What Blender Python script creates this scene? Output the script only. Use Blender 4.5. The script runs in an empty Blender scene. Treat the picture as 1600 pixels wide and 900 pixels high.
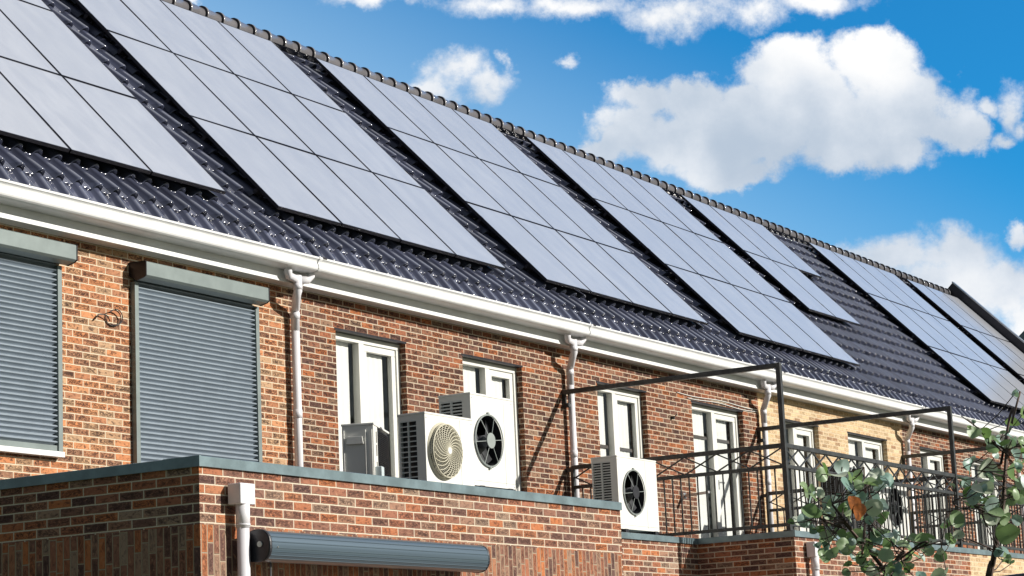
import bpy, bmesh, math, random
import numpy as np
from mathutils import Vector, Matrix
R = math.radians
SC = bpy.context.scene
COL = SC.collection

# ------------------------------------------------------------------ camera
YAW, PITCH, ROLL, F = 1.03082, 0.18581, -0.04521, 3456.7
CAM = Vector((-18.60476, -13.92837, 0.0))
fw = Vector((math.sin(YAW)*math.cos(PITCH), math.cos(YAW)*math.cos(PITCH), math.sin(PITCH)))
rt = Vector((math.cos(YAW), -math.sin(YAW), 0)); up = rt.cross(fw)
r2 = rt*math.cos(ROLL)+up*math.sin(ROLL); u2 = -rt*math.sin(ROLL)+up*math.cos(ROLL)
cd = bpy.data.cameras.new('camera'); cam = bpy.data.objects.new('camera', cd); COL.objects.link(cam)
cam.matrix_world = Matrix(((r2.x, u2.x, -fw.x, CAM.x), (r2.y, u2.y, -fw.y, CAM.y), (r2.z, u2.z, -fw.z, CAM.z), (0, 0, 0, 1)))
cd.sensor_width = 36; cd.lens = F/1600*36; cd.clip_start = .05; cd.clip_end = 2000
SC.camera = cam

# ------------------------------------------------------------------ light
SUN = Vector((.40, -1, .46)).normalized()
ld = bpy.data.lights.new('sun', 'SUN'); ld.energy = 5.0; ld.angle = R(.5); ld.color = (1, .95, .87)
lo = bpy.data.objects.new('sun', ld); COL.objects.link(lo)
lo.rotation_euler = SUN.to_track_quat('Z', 'Y').to_euler()
SC.view_settings.view_transform = 'Standard'; SC.view_settings.look = 'None'
SC.view_settings.exposure = 0.35; SC.view_settings.gamma = 1; SC.view_settings.use_curve_mapping = False


class NT:
    """tiny helper round a node tree"""
    def __init__(s, tree): s.t = tree; s.n = tree.nodes; s.l = tree.links
    def put(s, inp, val):
        if isinstance(val, bpy.types.NodeSocket): s.l.new(val, inp)
        elif isinstance(val, (tuple, list)) and inp.type == 'RGBA' and len(val) == 3: inp.default_value = (*val, 1)
        else: inp.default_value = val
    def node(s, typ, **kw):
        n = s.n.new(typ)
        for k, v in kw.items():
            if k.startswith('i_'): s.put(n.inputs[k[2:].replace('_', ' ')], v)
            else: setattr(n, k, v)
        return n
    def m(s, op, a, b=0.0, c=0.0, clamp=False):
        n = s.n.new('ShaderNodeMath'); n.operation = op; n.use_clamp = clamp
        s.put(n.inputs[0], a); s.put(n.inputs[1], b); s.put(n.inputs[2], c)
        return n.outputs[0]
    def v(s, op, a, b=None, out=0):
        n = s.n.new('ShaderNodeVectorMath'); n.operation = op; s.put(n.inputs[0], a)
        if b is not None: s.put(n.inputs[1], b)
        return n.outputs[out]
    def mix(s, f, a, b, mode='MIX'):
        n = s.n.new('ShaderNodeMix'); n.data_type = 'RGBA'; n.blend_type = mode
        s.put(n.inputs[0], f); s.put(n.inputs[6], a); s.put(n.inputs[7], b)
        return n.outputs[2]
    def ramp(s, f, stops, interp='LINEAR'):
        n = s.n.new('ShaderNodeValToRGB'); n.color_ramp.interpolation = interp
        e = n.color_ramp.elements
        while len(e) < len(stops): e.new(.5)
        for i, (p, c) in enumerate(stops):
            e[i].position = p; e[i].color = (*c, 1) if len(c) == 3 else c
        s.put(n.inputs[0], f); return n.outputs[0]
    def sm(s, x, a, b):
        n = s.n.new('ShaderNodeMapRange'); n.interpolation_type = 'SMOOTHSTEP'
        s.put(n.inputs[0], x); s.put(n.inputs[1], a); s.put(n.inputs[2], b); n.inputs[3].default_value = 0; n.inputs[4].default_value = 1
        return n.outputs[0]
    def noise(s, vec, scale, detail=4, rough=.55, dist=0.0):
        n = s.n.new('ShaderNodeTexNoise'); s.put(n.inputs['Vector'], vec)
        n.inputs['Scale'].default_value = scale; n.inputs['Detail'].default_value = detail
        n.inputs['Roughness'].default_value = rough; n.inputs['Distortion'].default_value = dist
        return n.outputs[0]


# ------------------------------------------------------------------ sky
W = bpy.data.worlds.new('World'); SC.world = W; W.use_nodes = True
w = NT(W.node_tree); w.n.clear()
sky = w.node('ShaderNodeTexSky', sky_type='NISHITA', sun_disc=False, sun_elevation=math.asin(SUN.z),
             sun_rotation=math.atan2(SUN.x, SUN.y), air_density=1.0, dust_density=.6, ozone_density=3.0)
d = w.node('ShaderNodeTexCoord').outputs['Generated']
# a fixed tangent chart of the eastern sky (world directions) in which the clouds are laid out
CF, CR, CU = Vector(fw), Vector(r2), Vector(u2)
df = w.v('DOT_PRODUCT', d, tuple(CF), 1); dr = w.v('DOT_PRODUCT', d, tuple(CR), 1); du = w.v('DOT_PRODUCT', d, tuple(CU), 1)
dfc = w.m('MAXIMUM', df, .05)
uu = w.m('DIVIDE', dr, dfc); vv = w.m('DIVIDE', du, dfc)
cmb = w.node('ShaderNodeCombineXYZ'); w.put(cmb.inputs[0], uu); w.put(cmb.inputs[1], vv)
P = cmb.outputs[0]
# warp the chart so that the outlines billow
nz = w.node('ShaderNodeTexNoise'); w.put(nz.inputs['Vector'], P); nz.inputs['Scale'].default_value = 22; nz.inputs['Detail'].default_value = 7; nz.inputs['Roughness'].default_value = .6
wv = w.v('SUBTRACT', nz.outputs['Color'], (.5, .5, .5))
wsc = w.node('ShaderNodeVectorMath', operation='SCALE'); w.put(wsc.inputs[0], wv); wsc.inputs['Scale'].default_value = .042
PW = w.v('ADD', P, wsc.outputs[0])
def uv_of(px, py): return ((px-800)/F, (450-py)/F)
def blobfield(blobs):
    acc = None
    for (px, py, rx, ry) in blobs:
        a, b = uv_of(px, py)
        q = w.v('MULTIPLY', w.v('SUBTRACT', PW, (a, b, 0)), (F/rx, F/ry, 0))
        L = w.v('LENGTH', q, None, 1)
        val = w.m('SUBTRACT', 1.0, L)
        if acc is None: acc = val
        else: acc = w.m('SMOOTH_MAX', acc, val, .28)
    return acc
big = blobfield([(1000, 145, 62, 42), (985, 200, 80, 60), (1085, 150, 62, 50), (1040, 225, 130, 60), (1225, 112, 88, 66),
                 (1270, 170, 120, 90), (1365, 105, 85, 62), (1420, 165, 110, 85), (1150, 230, 120, 55), (1340, 225, 150, 62),
                 (1140, 268, 110, 34), (1492, 195, 52, 52), (930, 232, 40, 26), (1160, 165, 60, 50), (1200, 200, 90, 60), (1100, 200, 90, 50)])
top = blobfield([(600, -14, 110, 26), (770, -6, 90, 42), (900, 0, 130, 32), (1060, 8, 130, 42), (1180, 24, 72, 44), (1270, 0, 110, 34)])
low = blobfield([(1330, 400, 90, 30), (1400, 402, 90, 44), (1490, 405, 90, 46), (1560, 445, 110, 50), (1600, 510, 70, 60), (1600, 372, 22, 22), (1500, 460, 190, 60)])
sml = blobfield([(706, 112, 68, 42), (665, 145, 75, 34), (760, 140, 60, 30), (1584, 168, 36, 56), (1560, 215, 44, 20), (1600, 200, 30, 30), (290, 5, 60, 14)])
wsp = blobfield([(880, 86, 34, 20), (787, 100, 22, 22), (1545, 150, 30, 22)])
ns = w.noise(P, 40, 10, .68); nl = w.noise(P, 9, 5, .55)
nn = w.m('SUBTRACT', ns, .5)
def dens(f, k, a, b): return w.sm(w.m('ADD', f, w.m('MULTIPLY', nn, k)), a, b)
cov = dens(big, 1.05, .0, .42)
for f_, k_, a_, b_ in ((top, 1.9, .0, 1.0), (low, 1.3, -.12, .6), (sml, 1.8, .05, .95), (wsp, 2.6, .2, 1.2)):
    cov = w.m('MAXIMUM', cov, dens(f_, k_, a_, b_))
inview = w.sm(df, .75, .85)
# cloud added out of view, thickest in the east, so the panels reflect brighter
dn = w.noise(d, 2.6, 7, .6); east = w.sm(w.v('DOT_PRODUCT', d, tuple(Vector((.6, .28, .76)).normalized()), 1), .55, .85)
covall = w.m('MULTIPLY', w.m('MULTIPLY', w.sm(dn, .26, .50), w.m('SUBTRACT', 1.0, inview)), w.m('ADD', .12, w.m('MULTIPLY', east, .88)))
cov = w.m('MAXIMUM', w.m('MULTIPLY', cov, inview), covall)
# cloud tone: sunlit billows, greyer towards the underside
nl2 = w.noise(P, 14, 3, .5); sh = w.m('ADD', w.m('MULTIPLY', nl2, 1.0), w.m('MULTIPLY', ns, .30))
vb = w.m('MAXIMUM', w.m('MULTIPLY', w.m('SUBTRACT', vv, uv_of(0, 175)[1]), 6.5), w.m('MULTIPLY', w.m('SUBTRACT', uv_of(0, 330)[1], vv), 3.0))
tone = w.m('ADD', sh, vb)
ccol = w.ramp(w.sm(tone, .42, 1.0), [(0, (5.2, 6.2, 7.5)), (.5, (8.0, 8.6, 9.4)), (1, (11.0, 11.0, 11.0))])
for nd in [n for n in w.n if n.type == 'VALTORGB']: pass
# deeper blue to the upper right, pale by the ridge
sc1 = w.mix(1.0, sky.outputs[0], w.mix(inview, (.95, .97, .95), (.17, 1.22, 1.80)), 'MULTIPLY')
pale = w.sm(w.m('ADD', w.m('MULTIPLY', vv, 1.0), w.m('MULTIPLY', uu, .45)), .17, -.02)
hz = w.mix(w.m('MULTIPLY', w.m('MULTIPLY', pale, inview), .58), sc1, (6.4, 9.0, 10.8))
col = w.mix(cov, hz, ccol)
seen = w.m('MAXIMUM', inview, east)  # also spares the unseen eastern cloud from the dimming below
col = w.mix(1.0, col, w.mix(seen, (.60, .56, .54), (1.0, 1.0, 1.0)), 'MULTIPLY')  # rest of the sky out of view dimmed to weaken the fill light
bg = w.node('ShaderNodeBackground'); w.put(bg.inputs[0], col); bg.inputs[1].default_value = .073
out = w.node('ShaderNodeOutputWorld'); w.l.new(bg.outputs[0], out.inputs[0])


# ------------------------------------------------------------------ materials
def new_mat(name):
    m = bpy.data.materials.new(name); m.use_nodes = True
    t = NT(m.node_tree); b = t.n['Principled BSDF']
    return m, t, b
def simple(name, col, rough=.5, metal=0.0, noise=.12, nscale=6, bump=0.0, bscale=60, coat=0.0, spec=.5):
    m, t, b = new_mat(name)
    oc = t.node('ShaderNodeTexCoord').outputs['Object']
    f = t.noise(oc, nscale, 6, .6)
    lo_ = tuple(c*(1-noise) for c in col); hi = tuple(min(1, c*(1+noise)) for c in col)
    t.put(b.inputs['Base Color'], t.mix(t.sm(f, .3, .7), lo_, hi))
    t.put(b.inputs['Roughness'], t.m('ADD', rough-.06, t.m('MULTIPLY', f, .12)))
    b.inputs['Metallic'].default_value = metal; b.inputs['Coat Weight'].default_value = coat
    b.inputs['Specular IOR Level'].default_value = spec
    if bump:
        bp = t.node('ShaderNodeBump'); bp.inputs['Distance'].default_value = bump; bp.inputs['Strength'].default_value = 1
        t.put(bp.inputs['Height'], t.noise(oc, bscale, 4)); t.put(b.inputs['Normal'], bp.outputs[0])
    return m

BW, BH = .2220, .0655
def brick(name, stops, mortar, dark=.6, light=(.46, .27, .17), soldier=False, w_=BW, h_=BH):
    m, t, b = new_mat(name)
    uv = t.node('ShaderNodeUVMap', uv_map='UVMap').outputs[0]
    sp = t.node('ShaderNodeSeparateXYZ'); t.put(sp.inputs[0], uv)
    # slight hand-laid unevenness
    wob = t.m('MULTIPLY', t.m('SUBTRACT', t.noise(uv, 9, 3), .5), .007)
    U, V = (sp.outputs[1], sp.outputs[0]) if soldier else (sp.outputs[0], sp.outputs[1])
    V = t.m('ADD', V, wob); U = t.m('ADD', U, wob)
    rv = t.m('DIVIDE', V, h_); row = t.m('FLOOR', rv)
    half = t.m('MULTIPLY', t.m('MODULO', t.m('ADD', row, 1000), 2), .5)
    cw = t.node('ShaderNodeCombineXYZ'); t.put(cw.inputs[0], row)
    wn0 = t.node('ShaderNodeTexWhiteNoise', noise_dimensions='2D'); t.put(wn0.inputs['Vector'], cw.outputs[0])
    jit = t.m('MULTIPLY', t.m('SUBTRACT', wn0.outputs[0], .5), .16 if not soldier else .5)
    bx = t.m('ADD', t.m('ADD', t.m('DIVIDE', U, w_), half), jit)
    idx = t.m('FLOOR', bx)
    cc = t.node('ShaderNodeCombineXYZ'); t.put(cc.inputs[0], idx); t.put(cc.inputs[1], row)
    wn = t.node('ShaderNodeTexWhiteNoise', noise_dimensions='2D'); t.put(wn.inputs['Vector'], cc.outputs[0])
    rnd = wn.outputs[0]
    fx = t.m('FRACT', bx); fy = t.m('FRACT', rv)
    ex = t.m('MULTIPLY', t.m('MINIMUM', fx, t.m('SUBTRACT', 1.0, fx)), w_)
    ey = t.m('MULTIPLY', t.m('MINIMUM', fy, t.m('SUBTRACT', 1.0, fy)), h_)
    e = t.m('ADD', t.m('MINIMUM', ex, ey), t.m('MULTIPLY', t.m('SUBTRACT', t.noise(uv, 70, 3), .5), .0045))
    mask = t.sm(e, .0034, .0066)
    base = t.ramp(rnd, stops)
    # folds of the hand-moulded faces: dark creases across each brick, different in each
    off = t.v('ADD', uv, t.node('ShaderNodeCombineXYZ', i_X=t.m('MULTIPLY', rnd, 37.0), i_Y=t.m('MULTIPLY', rnd, 91.0)).outputs[0])
    st = t.v('MULTIPLY', off, (1.0, 2.1, 1.0) if not soldier else (2.1, 1.0, 1.0))
    cr = t.noise(st, 13, 4, .55, 2.2)
    crease = t.sm(t.m('ABSOLUTE', t.m('SUBTRACT', cr, .5)), .10, .015)
    mid = t.sm(t.m('MINIMUM', ex, t.m('MULTIPLY', ey, 1.4)), .006, .026)
    pres = t.sm(t.node('ShaderNodeSeparateColor', i_Color=wn.outputs[1]).outputs[1], .12, .55)
    cf = t.m('MULTIPLY', t.m('MULTIPLY', crease, mid), t.m('MULTIPLY', pres, dark))
    mott = t.noise(off, 30, 5, .65)
    base = t.mix(t.m('MULTIPLY', t.sm(mott, .35, .75), .45), base, t.mix(1.0, base, (1.35, 1.2, 1.05), 'MULTIPLY'))
    base = t.mix(cf, base, (.035, .018, .016))
    bl = t.noise(t.v('MULTIPLY', off, (1.0, 1.7, 1.0) if not soldier else (1.7, 1.0, 1.0)), 19, 5, .62, .8)
    base = t.mix(t.m('MULTIPLY', t.sm(bl, .45, .27), .55), base, light)
    base = t.mix(t.m('MULTIPLY', t.m('MULTIPLY', t.sm(bl, .50, .64), dark), t.m('ADD', .35, t.m('MULTIPLY', mid, .6))), base, (.045, .024, .02))
    big_ = t.noise(uv, .7, 3)
    base = t.mix(.35, base, t.mix(1.0, base, t.ramp(big_, [(.3, (.72, .70, .70)), (.7, (1.2, 1.18, 1.1))]), 'MULTIPLY'))
    mc = t.mix(t.noise(uv, 40, 4), tuple(c*.78 for c in mortar), tuple(min(1, c*1.12) for c in mortar))
    t.put(b.inputs['Base Color'], t.mix(mask, mc, base))
    b.inputs['Roughness'].default_value = .9; b.inputs['Specular IOR Level'].default_value = .2
    hgt = t.m('ADD', mask, t.m('ADD', t.m('MULTIPLY', cf, -.55), t.m('MULTIPLY', mott, .35)))
    bp = t.node('ShaderNodeBump'); bp.inputs['Distance'].default_value = .007; bp.inputs['Strength'].default_value = .9
    t.put(bp.inputs['Height'], hgt); t.put(b.inputs['Normal'], bp.outputs[0])
    return m
RED = [(0, (.13, .065, .055)), (.12, (.20, .095, .07)), (.30, (.27, .115, .075)), (.48, (.33, .12, .07)), (.62, (.37, .125, .06)), (.74, (.46, .145, .055)), (.84, (.30, .15, .10)), (1, (.33, .21, .15))]
ORG = [(0, (.26, .14, .09)), (.16, (.34, .17, .10)), (.34, (.40, .18, .095)), (.52, (.46, .19, .085)), (.68, (.50, .23, .11)), (.84, (.36, .22, .13)), (1, (.44, .29, .18))]
YEL = [(0, (.38, .22, .12)), (.12, (.46, .31, .17)), (.4, (.60, .43, .24)), (.7, (.66, .50, .30)), (1, (.54, .39, .22))]
RED = [(p, (q[0]*.93, q[1]*1.06, q[2]*1.12)) for p, q in RED]
YEL = [(p, (q[0]*.95, q[1]*.98, q[2]*1.06)) for p, q in YEL]
MOR = (.62, .54, .42)
M = {}
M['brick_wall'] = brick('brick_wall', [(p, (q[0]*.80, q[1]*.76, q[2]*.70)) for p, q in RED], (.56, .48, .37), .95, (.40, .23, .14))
M['brick_orange'] = brick('brick_orange', ORG, (.66, .57, .42), .85, (.58, .36, .21))
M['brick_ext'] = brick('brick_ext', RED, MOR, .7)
M['brick_yellow'] = brick('brick_yellow', YEL, (.68, .58, .42), .4, (.72, .56, .36))
M['soldier'] = brick('soldier', [(p, tuple(c*.95 for c in q)) for p, q in RED], (.36, .28, .20), .55, soldier=True)
M['soldier_yellow'] = brick('soldier_yellow', YEL, (.5, .42, .3), .35, (.7, .55, .36), soldier=True)
M['white_pvc'] = simple('white_pvc', (.69, .70, .70), .34, noise=.07, nscale=2.5)
M['cream_frame'] = simple('cream_frame', (.66, .66, .62), .4, noise=.03)
M['pipe_white'] = simple('pipe_white', (.68, .67, .70), .3, noise=.04)
M['zinc'] = simple('zinc', (.16, .22, .24), .38, .35, noise=.22, nscale=4)
M['shutter_paint'] = simple('shutter_paint', (.17, .205, .20), .42, .2, noise=.06)
M['slat'] = simple('slat', (.24, .285, .33), .36, .2, noise=.05)
M['dark_metal'] = simple('dark_metal', (.018, .016, .02), .38, .3, noise=.3)
M['rail_black'] = simple('rail_black', (.04, .042, .043), .34, .2, noise=.35, nscale=14)
M['unit_white'] = simple('unit_white', (.67, .67, .635), .38, noise=.04, nscale=3)
M['unit_beige'] = simple('unit_beige', (.52, .49, .38), .45, noise=.08)
M['hub_grey'] = simple('hub_grey', (.24, .27, .26), .5, noise=.1)
M['unit_grey'] = simple('unit_grey', (.56, .59, .57), .4, noise=.06)
M['black_plastic'] = simple('black_plastic', (.012, .013, .018), .42, noise=.3)
M['fan_grey'] = simple('fan_grey', (.05, .052, .058), .38, noise=.3)
M['label_blue'] = simple('label_blue', (.50, .58, .60), .5)
M['membrane'] = simple('membrane', (.05, .05, .052), .85, noise=.3, bump=.002)
M['chrome'] = simple('chrome', (.6, .6, .6), .2, 1.0)
M['panel_frame'] = simple('panel_frame', (.012, .011, .016), .4, .3)
M['alu'] = simple('alu', (.45, .46, .47), .35, .9)
M['verge'] = simple('verge', (.02, .018, .026), .45, noise=.3)
M['curtain'] = simple('curtain', (.70, .69, .67), .8, noise=.04, nscale=2)
M['interior'] = simple('interior', (.27, .28, .27), .9)
M['blind_dark'] = simple('blind_dark', (.06, .05, .045), .6)
M['bark'] = simple('bark', (.07, .045, .035), .75, noise=.4, nscale=30, bump=.002)
M['door_white'] = simple('door_white', (.78, .78, .74), .35, noise=.03)

def glazed(name, col, rough, var=.35, coat=.8):
    m, t, b = new_mat(name)
    oc = t.node('ShaderNodeTexCoord').outputs['Object']
    sp = t.node('ShaderNodeSeparateXYZ'); t.put(sp.inputs[0], oc)
    ix = t.m('FLOOR', t.m('DIVIDE', sp.outputs[0], .25)); iz = t.m('FLOOR', t.m('DIVIDE', sp.outputs[2], .276))
    c = t.node('ShaderNodeCombineXYZ', i_X=ix, i_Y=iz)
    wn = t.node('ShaderNodeTexWhiteNoise', noise_dimensions='2D'); t.put(wn.inputs['Vector'], c.outputs[0])
    dirt = t.noise(oc, 5, 6, .6)
    k = t.m('ADD', 1-var/2, t.m('MULTIPLY', wn.outputs[0], var))
    cl = t.v('SCALE', col); 
    vs = t.node('ShaderNodeVectorMath', operation='SCALE'); vs.inputs[0].default_value = col; t.put(vs.inputs['Scale'], k)
    t.n.remove(cl.node)
    t.put(b.inputs['Base Color'], t.mix(t.m('MULTIPLY', t.sm(dirt, .5, .8), .25), vs.outputs[0], (.06, .06, .075)))
    t.put(b.inputs['Roughness'], t.m('ADD', rough, t.m('MULTIPLY', dirt, .14)))
    b.inputs['Specular IOR Level'].default_value = .4
    b.inputs['Coat Weight'].default_value = coat; b.inputs['Coat Roughness'].default_value = .10
    return m
M['tile'] = glazed('tile', (.062, .069, .108), .15, .55, .9)
M['ridge'] = glazed('ridge', (.16, .155, .165), .26)  # paler than the roof glaze: reflected light put into the colour

def pv():
    m, t, b = new_mat('pv_glass')
    oc = t.node('ShaderNodeTexCoord').outputs['Object']
    oi = t.node('ShaderNodeObjectInfo')
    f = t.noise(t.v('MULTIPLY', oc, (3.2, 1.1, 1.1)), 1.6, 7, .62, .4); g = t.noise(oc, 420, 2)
    base = t.mix(t.sm(f, .3, .75), (.325, .34, .385), (.40, .415, .455))  # bright sky reflection put into the base colour; bare cells are dark
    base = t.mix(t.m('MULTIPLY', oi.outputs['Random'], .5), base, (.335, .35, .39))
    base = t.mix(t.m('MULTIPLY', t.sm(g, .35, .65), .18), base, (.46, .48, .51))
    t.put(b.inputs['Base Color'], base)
    t.put(b.inputs['Roughness'], t.m('ADD', .30, t.m('MULTIPLY', f, .12)))
    b.inputs['IOR'].default_value = 1.5; b.inputs['Coat Weight'].default_value = .9; b.inputs['Coat Roughness'].default_value = .22
    bp = t.node('ShaderNodeBump'); bp.inputs['Distance'].default_value = .0006; bp.inputs['Strength'].default_value = .5
    t.put(bp.inputs['Height'], g); t.put(b.inputs['Normal'], bp.outputs[0])
    return m
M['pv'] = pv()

def glass():
    m, t, b = new_mat('window_glass')
    b.inputs['Base Color'].default_value = (.9, .95, .93, 1); b.inputs['Roughness'].default_value = .02
    b.inputs['Transmission Weight'].default_value = 1; b.inputs['IOR'].default_value = 1.45
    tr = t.node('ShaderNodeBsdfTransparent'); tr.inputs[0].default_value = (.97, .98, .975, 1)
    gl = t.node('ShaderNodeBsdfGlossy'); gl.inputs['Roughness'].default_value = .02
    fr = t.node('ShaderNodeFresnel'); fr.inputs[0].default_value = 1.5; bf = t.node('ShaderNodeNewGeometry').outputs['Backfacing']
    mx = t.node('ShaderNodeMixShader'); t.put(mx.inputs[0], t.m('MULTIPLY', fr.outputs[0], t.m('SUBTRACT', 1.0, bf))); t.l.new(tr.outputs[0], mx.inputs[1]); t.l.new(gl.outputs[0], mx.inputs[2])
    t.l.new(mx.outputs[0], t.n['Material Output'].inputs[0]); t.n.remove(b)
    return m
M['glass'] = glass()

def awning_mat():
    m, t, b = new_mat('awning_alu')
    oc = t.node('ShaderNodeTexCoord').outputs['Object']
    st = t.noise(t.v('MULTIPLY', oc, (.3, 60, 60)), 1.0, 3)
    t.put(b.inputs['Base Color'], t.mix(st, (.07, .105, .14), (.14, .19, .23)))
    b.inputs['Metallic'].default_value = .55; b.inputs['Roughness'].default_value = .33
    return m
M['awning'] = awning_mat()

def leaf_mat(name, a, c, tr=.25):
    m, t, b = new_mat(name)
    gi = t.node('ShaderNodeNewGeometry'); oc = t.node('ShaderNodeTexCoord').outputs['Object']
    rp = gi.outputs['Random Per Island']
    f = t.noise(oc, 45, 4)
    base = t.mix(rp, a, c)
    base = t.mix(t.m('MULTIPLY', t.sm(f, .4, .8), .3), base, (.10, .15, .05))
    base = t.mix(t.m('MULTIPLY', t.m('GREATER_THAN', rp, .975), .8), base, (.30, .12, .03))
    base = t.mix(t.m('MULTIPLY', t.m('COMPARE', rp, .78, .07), .75), base, (.60, .64, .50))  # some leaves near white: edge-on highlights put into the base colour
    t.put(b.inputs['Base Color'], base)
    t.put(b.inputs['Roughness'], t.m('ADD', .30, t.m('MULTIPLY', f, .25)))
    tl = t.node('ShaderNodeBsdfTranslucent'); t.put(tl.inputs[0], t.mix(.5, base, (.22, .36, .08)))
    mx = t.node('ShaderNodeMixShader'); mx.inputs[0].default_value = tr
    t.l.new(b.outputs[0], mx.inputs[1]); t.l.new(tl.outputs[0], mx.inputs[2]); t.l.new(mx.outputs[0], t.n['Material Output'].inputs[0])
    return m
M['leaf'] = leaf_mat('leaf', (.10, .19, .06), (.36, .48, .28), .38)
M['leaf_blue'] = leaf_mat('leaf_blue', (.16, .28, .24), (.42, .54, .50), .25)

def ground_mat():
    m, t, b = new_mat('lawn')
    oc = t.node('ShaderNodeTexCoord').outputs['Object']
    f = t.noise(oc, .6, 8, .65); g = t.noise(oc, 30, 4)
    t.put(b.inputs['Base Color'], t.mix(g, t.mix(f, (.035, .07, .02), (.08, .10, .04)), (.10, .12, .05)))
    b.inputs['Roughness'].default_value = .95
    bp = t.node('ShaderNodeBump'); bp.inputs['Distance'].default_value = .03; t.put(bp.inputs['Height'], g); t.put(b.inputs['Normal'], bp.outputs[0])
    return m
M['lawn'] = ground_mat()
M['paving'] = simple('paving', (.28, .26, .24), .9, noise=.25, nscale=3, bump=.004, bscale=30)


# ------------------------------------------------------------------ object helpers
def tag(o, label=None, cat=None, group=None, kind=None):
    if label: o['label'] = label
    if cat: o['category'] = cat
    if group: o['group'] = group
    if kind: o['kind'] = kind
    return o
def empty(name, loc, label, cat, group=None, parent=None):
    o = bpy.data.objects.new(name, None); COL.objects.link(o); o.location = loc; o.empty_display_size = .1
    return tag(o, label, cat, group)
class MB:
    """collects shapes and links them as ONE mesh object"""
    def __init__(s): s.v = []; s.f = []; s.mi = []; s.uv = {}; s.sm = []
    def quad(s, pts, mi=0, uv=None, sm=False):
        b = len(s.v); s.v += [tuple(p) for p in pts]; s.f.append(tuple(range(b, b+len(pts)))); s.mi.append(mi); s.sm.append(sm)
        if uv: s.uv[len(s.f)-1] = uv
    def box(s, x0, x1, y0, y1, z0, z1, mi=0, faces='xXyYzZ'):
        c = [(x, y, z) for z in (z0, z1) for y in (y0, y1) for x in (x0, x1)]
        q = {'z': (0, 2, 3, 1), 'Z': (4, 5, 7, 6), 'y': (0, 1, 5, 4), 'Y': (2, 6, 7, 3), 'x': (0, 4, 6, 2), 'X': (1, 3, 7, 5)}
        for k in faces: s.quad([c[i] for i in q[k]], mi)
    def bar(s, p, q, wd, ht=None, mi=0, upv=(0, 0, 1)):
        """rectangular bar from p to q"""
        ht = ht or wd; p = Vector(p); q = Vector(q); a = (q-p).normalized(); u = Vector(upv)
        if abs(a.dot(u)) > .97: u = Vector((0, 1, 0))
        sd = a.cross(u).normalized(); u = sd.cross(a)
        P_ = []
        for e in (p, q):
            for (i, j) in ((-1, -1), (1, -1), (1, 1), (-1, 1)): P_.append(e+sd*i*wd/2+u*j*ht/2)
        for k in range(4): s.quad([P_[k], P_[(k+1) % 4], P_[4+(k+1) % 4], P_[4+k]], mi)
        s.quad([P_[3], P_[2], P_[1], P_[0]], mi); s.quad(P_[4:8], mi)
    def tube(s, pts, rad, n=12, mi=0, cap=True):
        pts = [Vector(p) for p in pts]; rr = rad if isinstance(rad, (list, tuple)) else [rad]*len(pts)
        b = len(s.v); pu = None
        for i, p in enumerate(pts):
            a = (pts[min(i+1, len(pts)-1)]-pts[max(i-1, 0)]).normalized()
            if pu is None: pu = Vector((0, 0, 1)) if abs(a.z) < .9 else Vector((0, 1, 0))
            sd = a.cross(pu).normalized(); pu = sd.cross(a).normalized()
            for k in range(n):
                t_ = 2*math.pi*k/n; s.v.append(tuple(p+(sd*math.cos(t_)+pu*math.sin(t_))*rr[i]))
        for i in range(len(pts)-1):
            for k in range(n):
                s.f.append((b+i*n+k, b+i*n+(k+1) % n, b+(i+1)*n+(k+1) % n, b+(i+1)*n+k)); s.mi.append(mi); s.sm.append(True)
        if cap:
            s.f.append(tuple(b+k for k in range(n))[::-1]); s.mi.append(mi); s.sm.append(False)
            s.f.append(tuple(b+(len(pts)-1)*n+k for k in range(n))); s.mi.append(mi); s.sm.append(False)
    def ext(s, prof, x0, x1, mi=0, closed=True, cap=True, sm=False):
        """profile of (y,z) swept along x"""
        n = len(prof)
        for k in range(n if closed else n-1):
            a, c = prof[k], prof[(k+1) % n]
            s.quad([(x0, *a), (x0, *c), (x1, *c), (x1, *a)], mi, sm=sm)
        if cap and closed:
            s.quad([(x0, *p) for p in prof][::-1], mi); s.quad([(x1, *p) for p in prof], mi)
    def build(s, name, mats, parent=None, uv=False, uvf=None, bevel=0, weld=False, origin=None):
        me = bpy.data.meshes.new(name); me.from_pydata(s.v, [], s.f)
        mats = mats if isinstance(mats, (list, tuple)) else [mats]
        for m_ in mats: me.materials.append(m_)
        me.polygons.foreach_set('material_index', s.mi); me.polygons.foreach_set('use_smooth', s.sm)
        if uv:
            L = me.uv_layers.new(name='UVMap')
            for p in me.polygons:
                n_ = p.normal
                for li in p.loop_indices:
                    c = me.vertices[me.loops[li].vertex_index].co
                    if abs(n_.z) > .7: t_ = (c.x, c.y)
                    elif abs(n_.x) > abs(n_.y): t_ = (-c.y + .07, c.z)
                    else: t_ = (c.x, c.z)
                    L.data[li].uv = t_
        if weld or bevel:
            bm = bmesh.new(); bm.from_mesh(me); bmesh.ops.remove_doubles(bm, verts=bm.verts, dist=1e-5)
            bmesh.ops.recalc_face_normals(bm, faces=bm.faces)
            bm.to_mesh(me); bm.free()
        me.update()
        o = bpy.data.objects.new(name, me); COL.objects.link(o)
        if bevel:
            md = o.modifiers.new('bevel', 'BEVEL'); md.width = bevel; md.segments = 2; md.limit_method = 'ANGLE'; md.angle_limit = R(40)
        if parent:
            o.parent = parent
            # meshes are written in world coordinates: cancel the parents' offsets
            off = Vector((0, 0, 0)); p_ = parent
            while p_: off += p_.location; p_ = p_.parent
            o.location = -off
        elif origin is not None:
            me.transform(Matrix.Translation(-Vector(origin))); o.location = origin
        return o
def part(name, mats, parent, fn, **kw):
    m_ = MB(); fn(m_); return m_.build(name, mats, parent, **kw)
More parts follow.
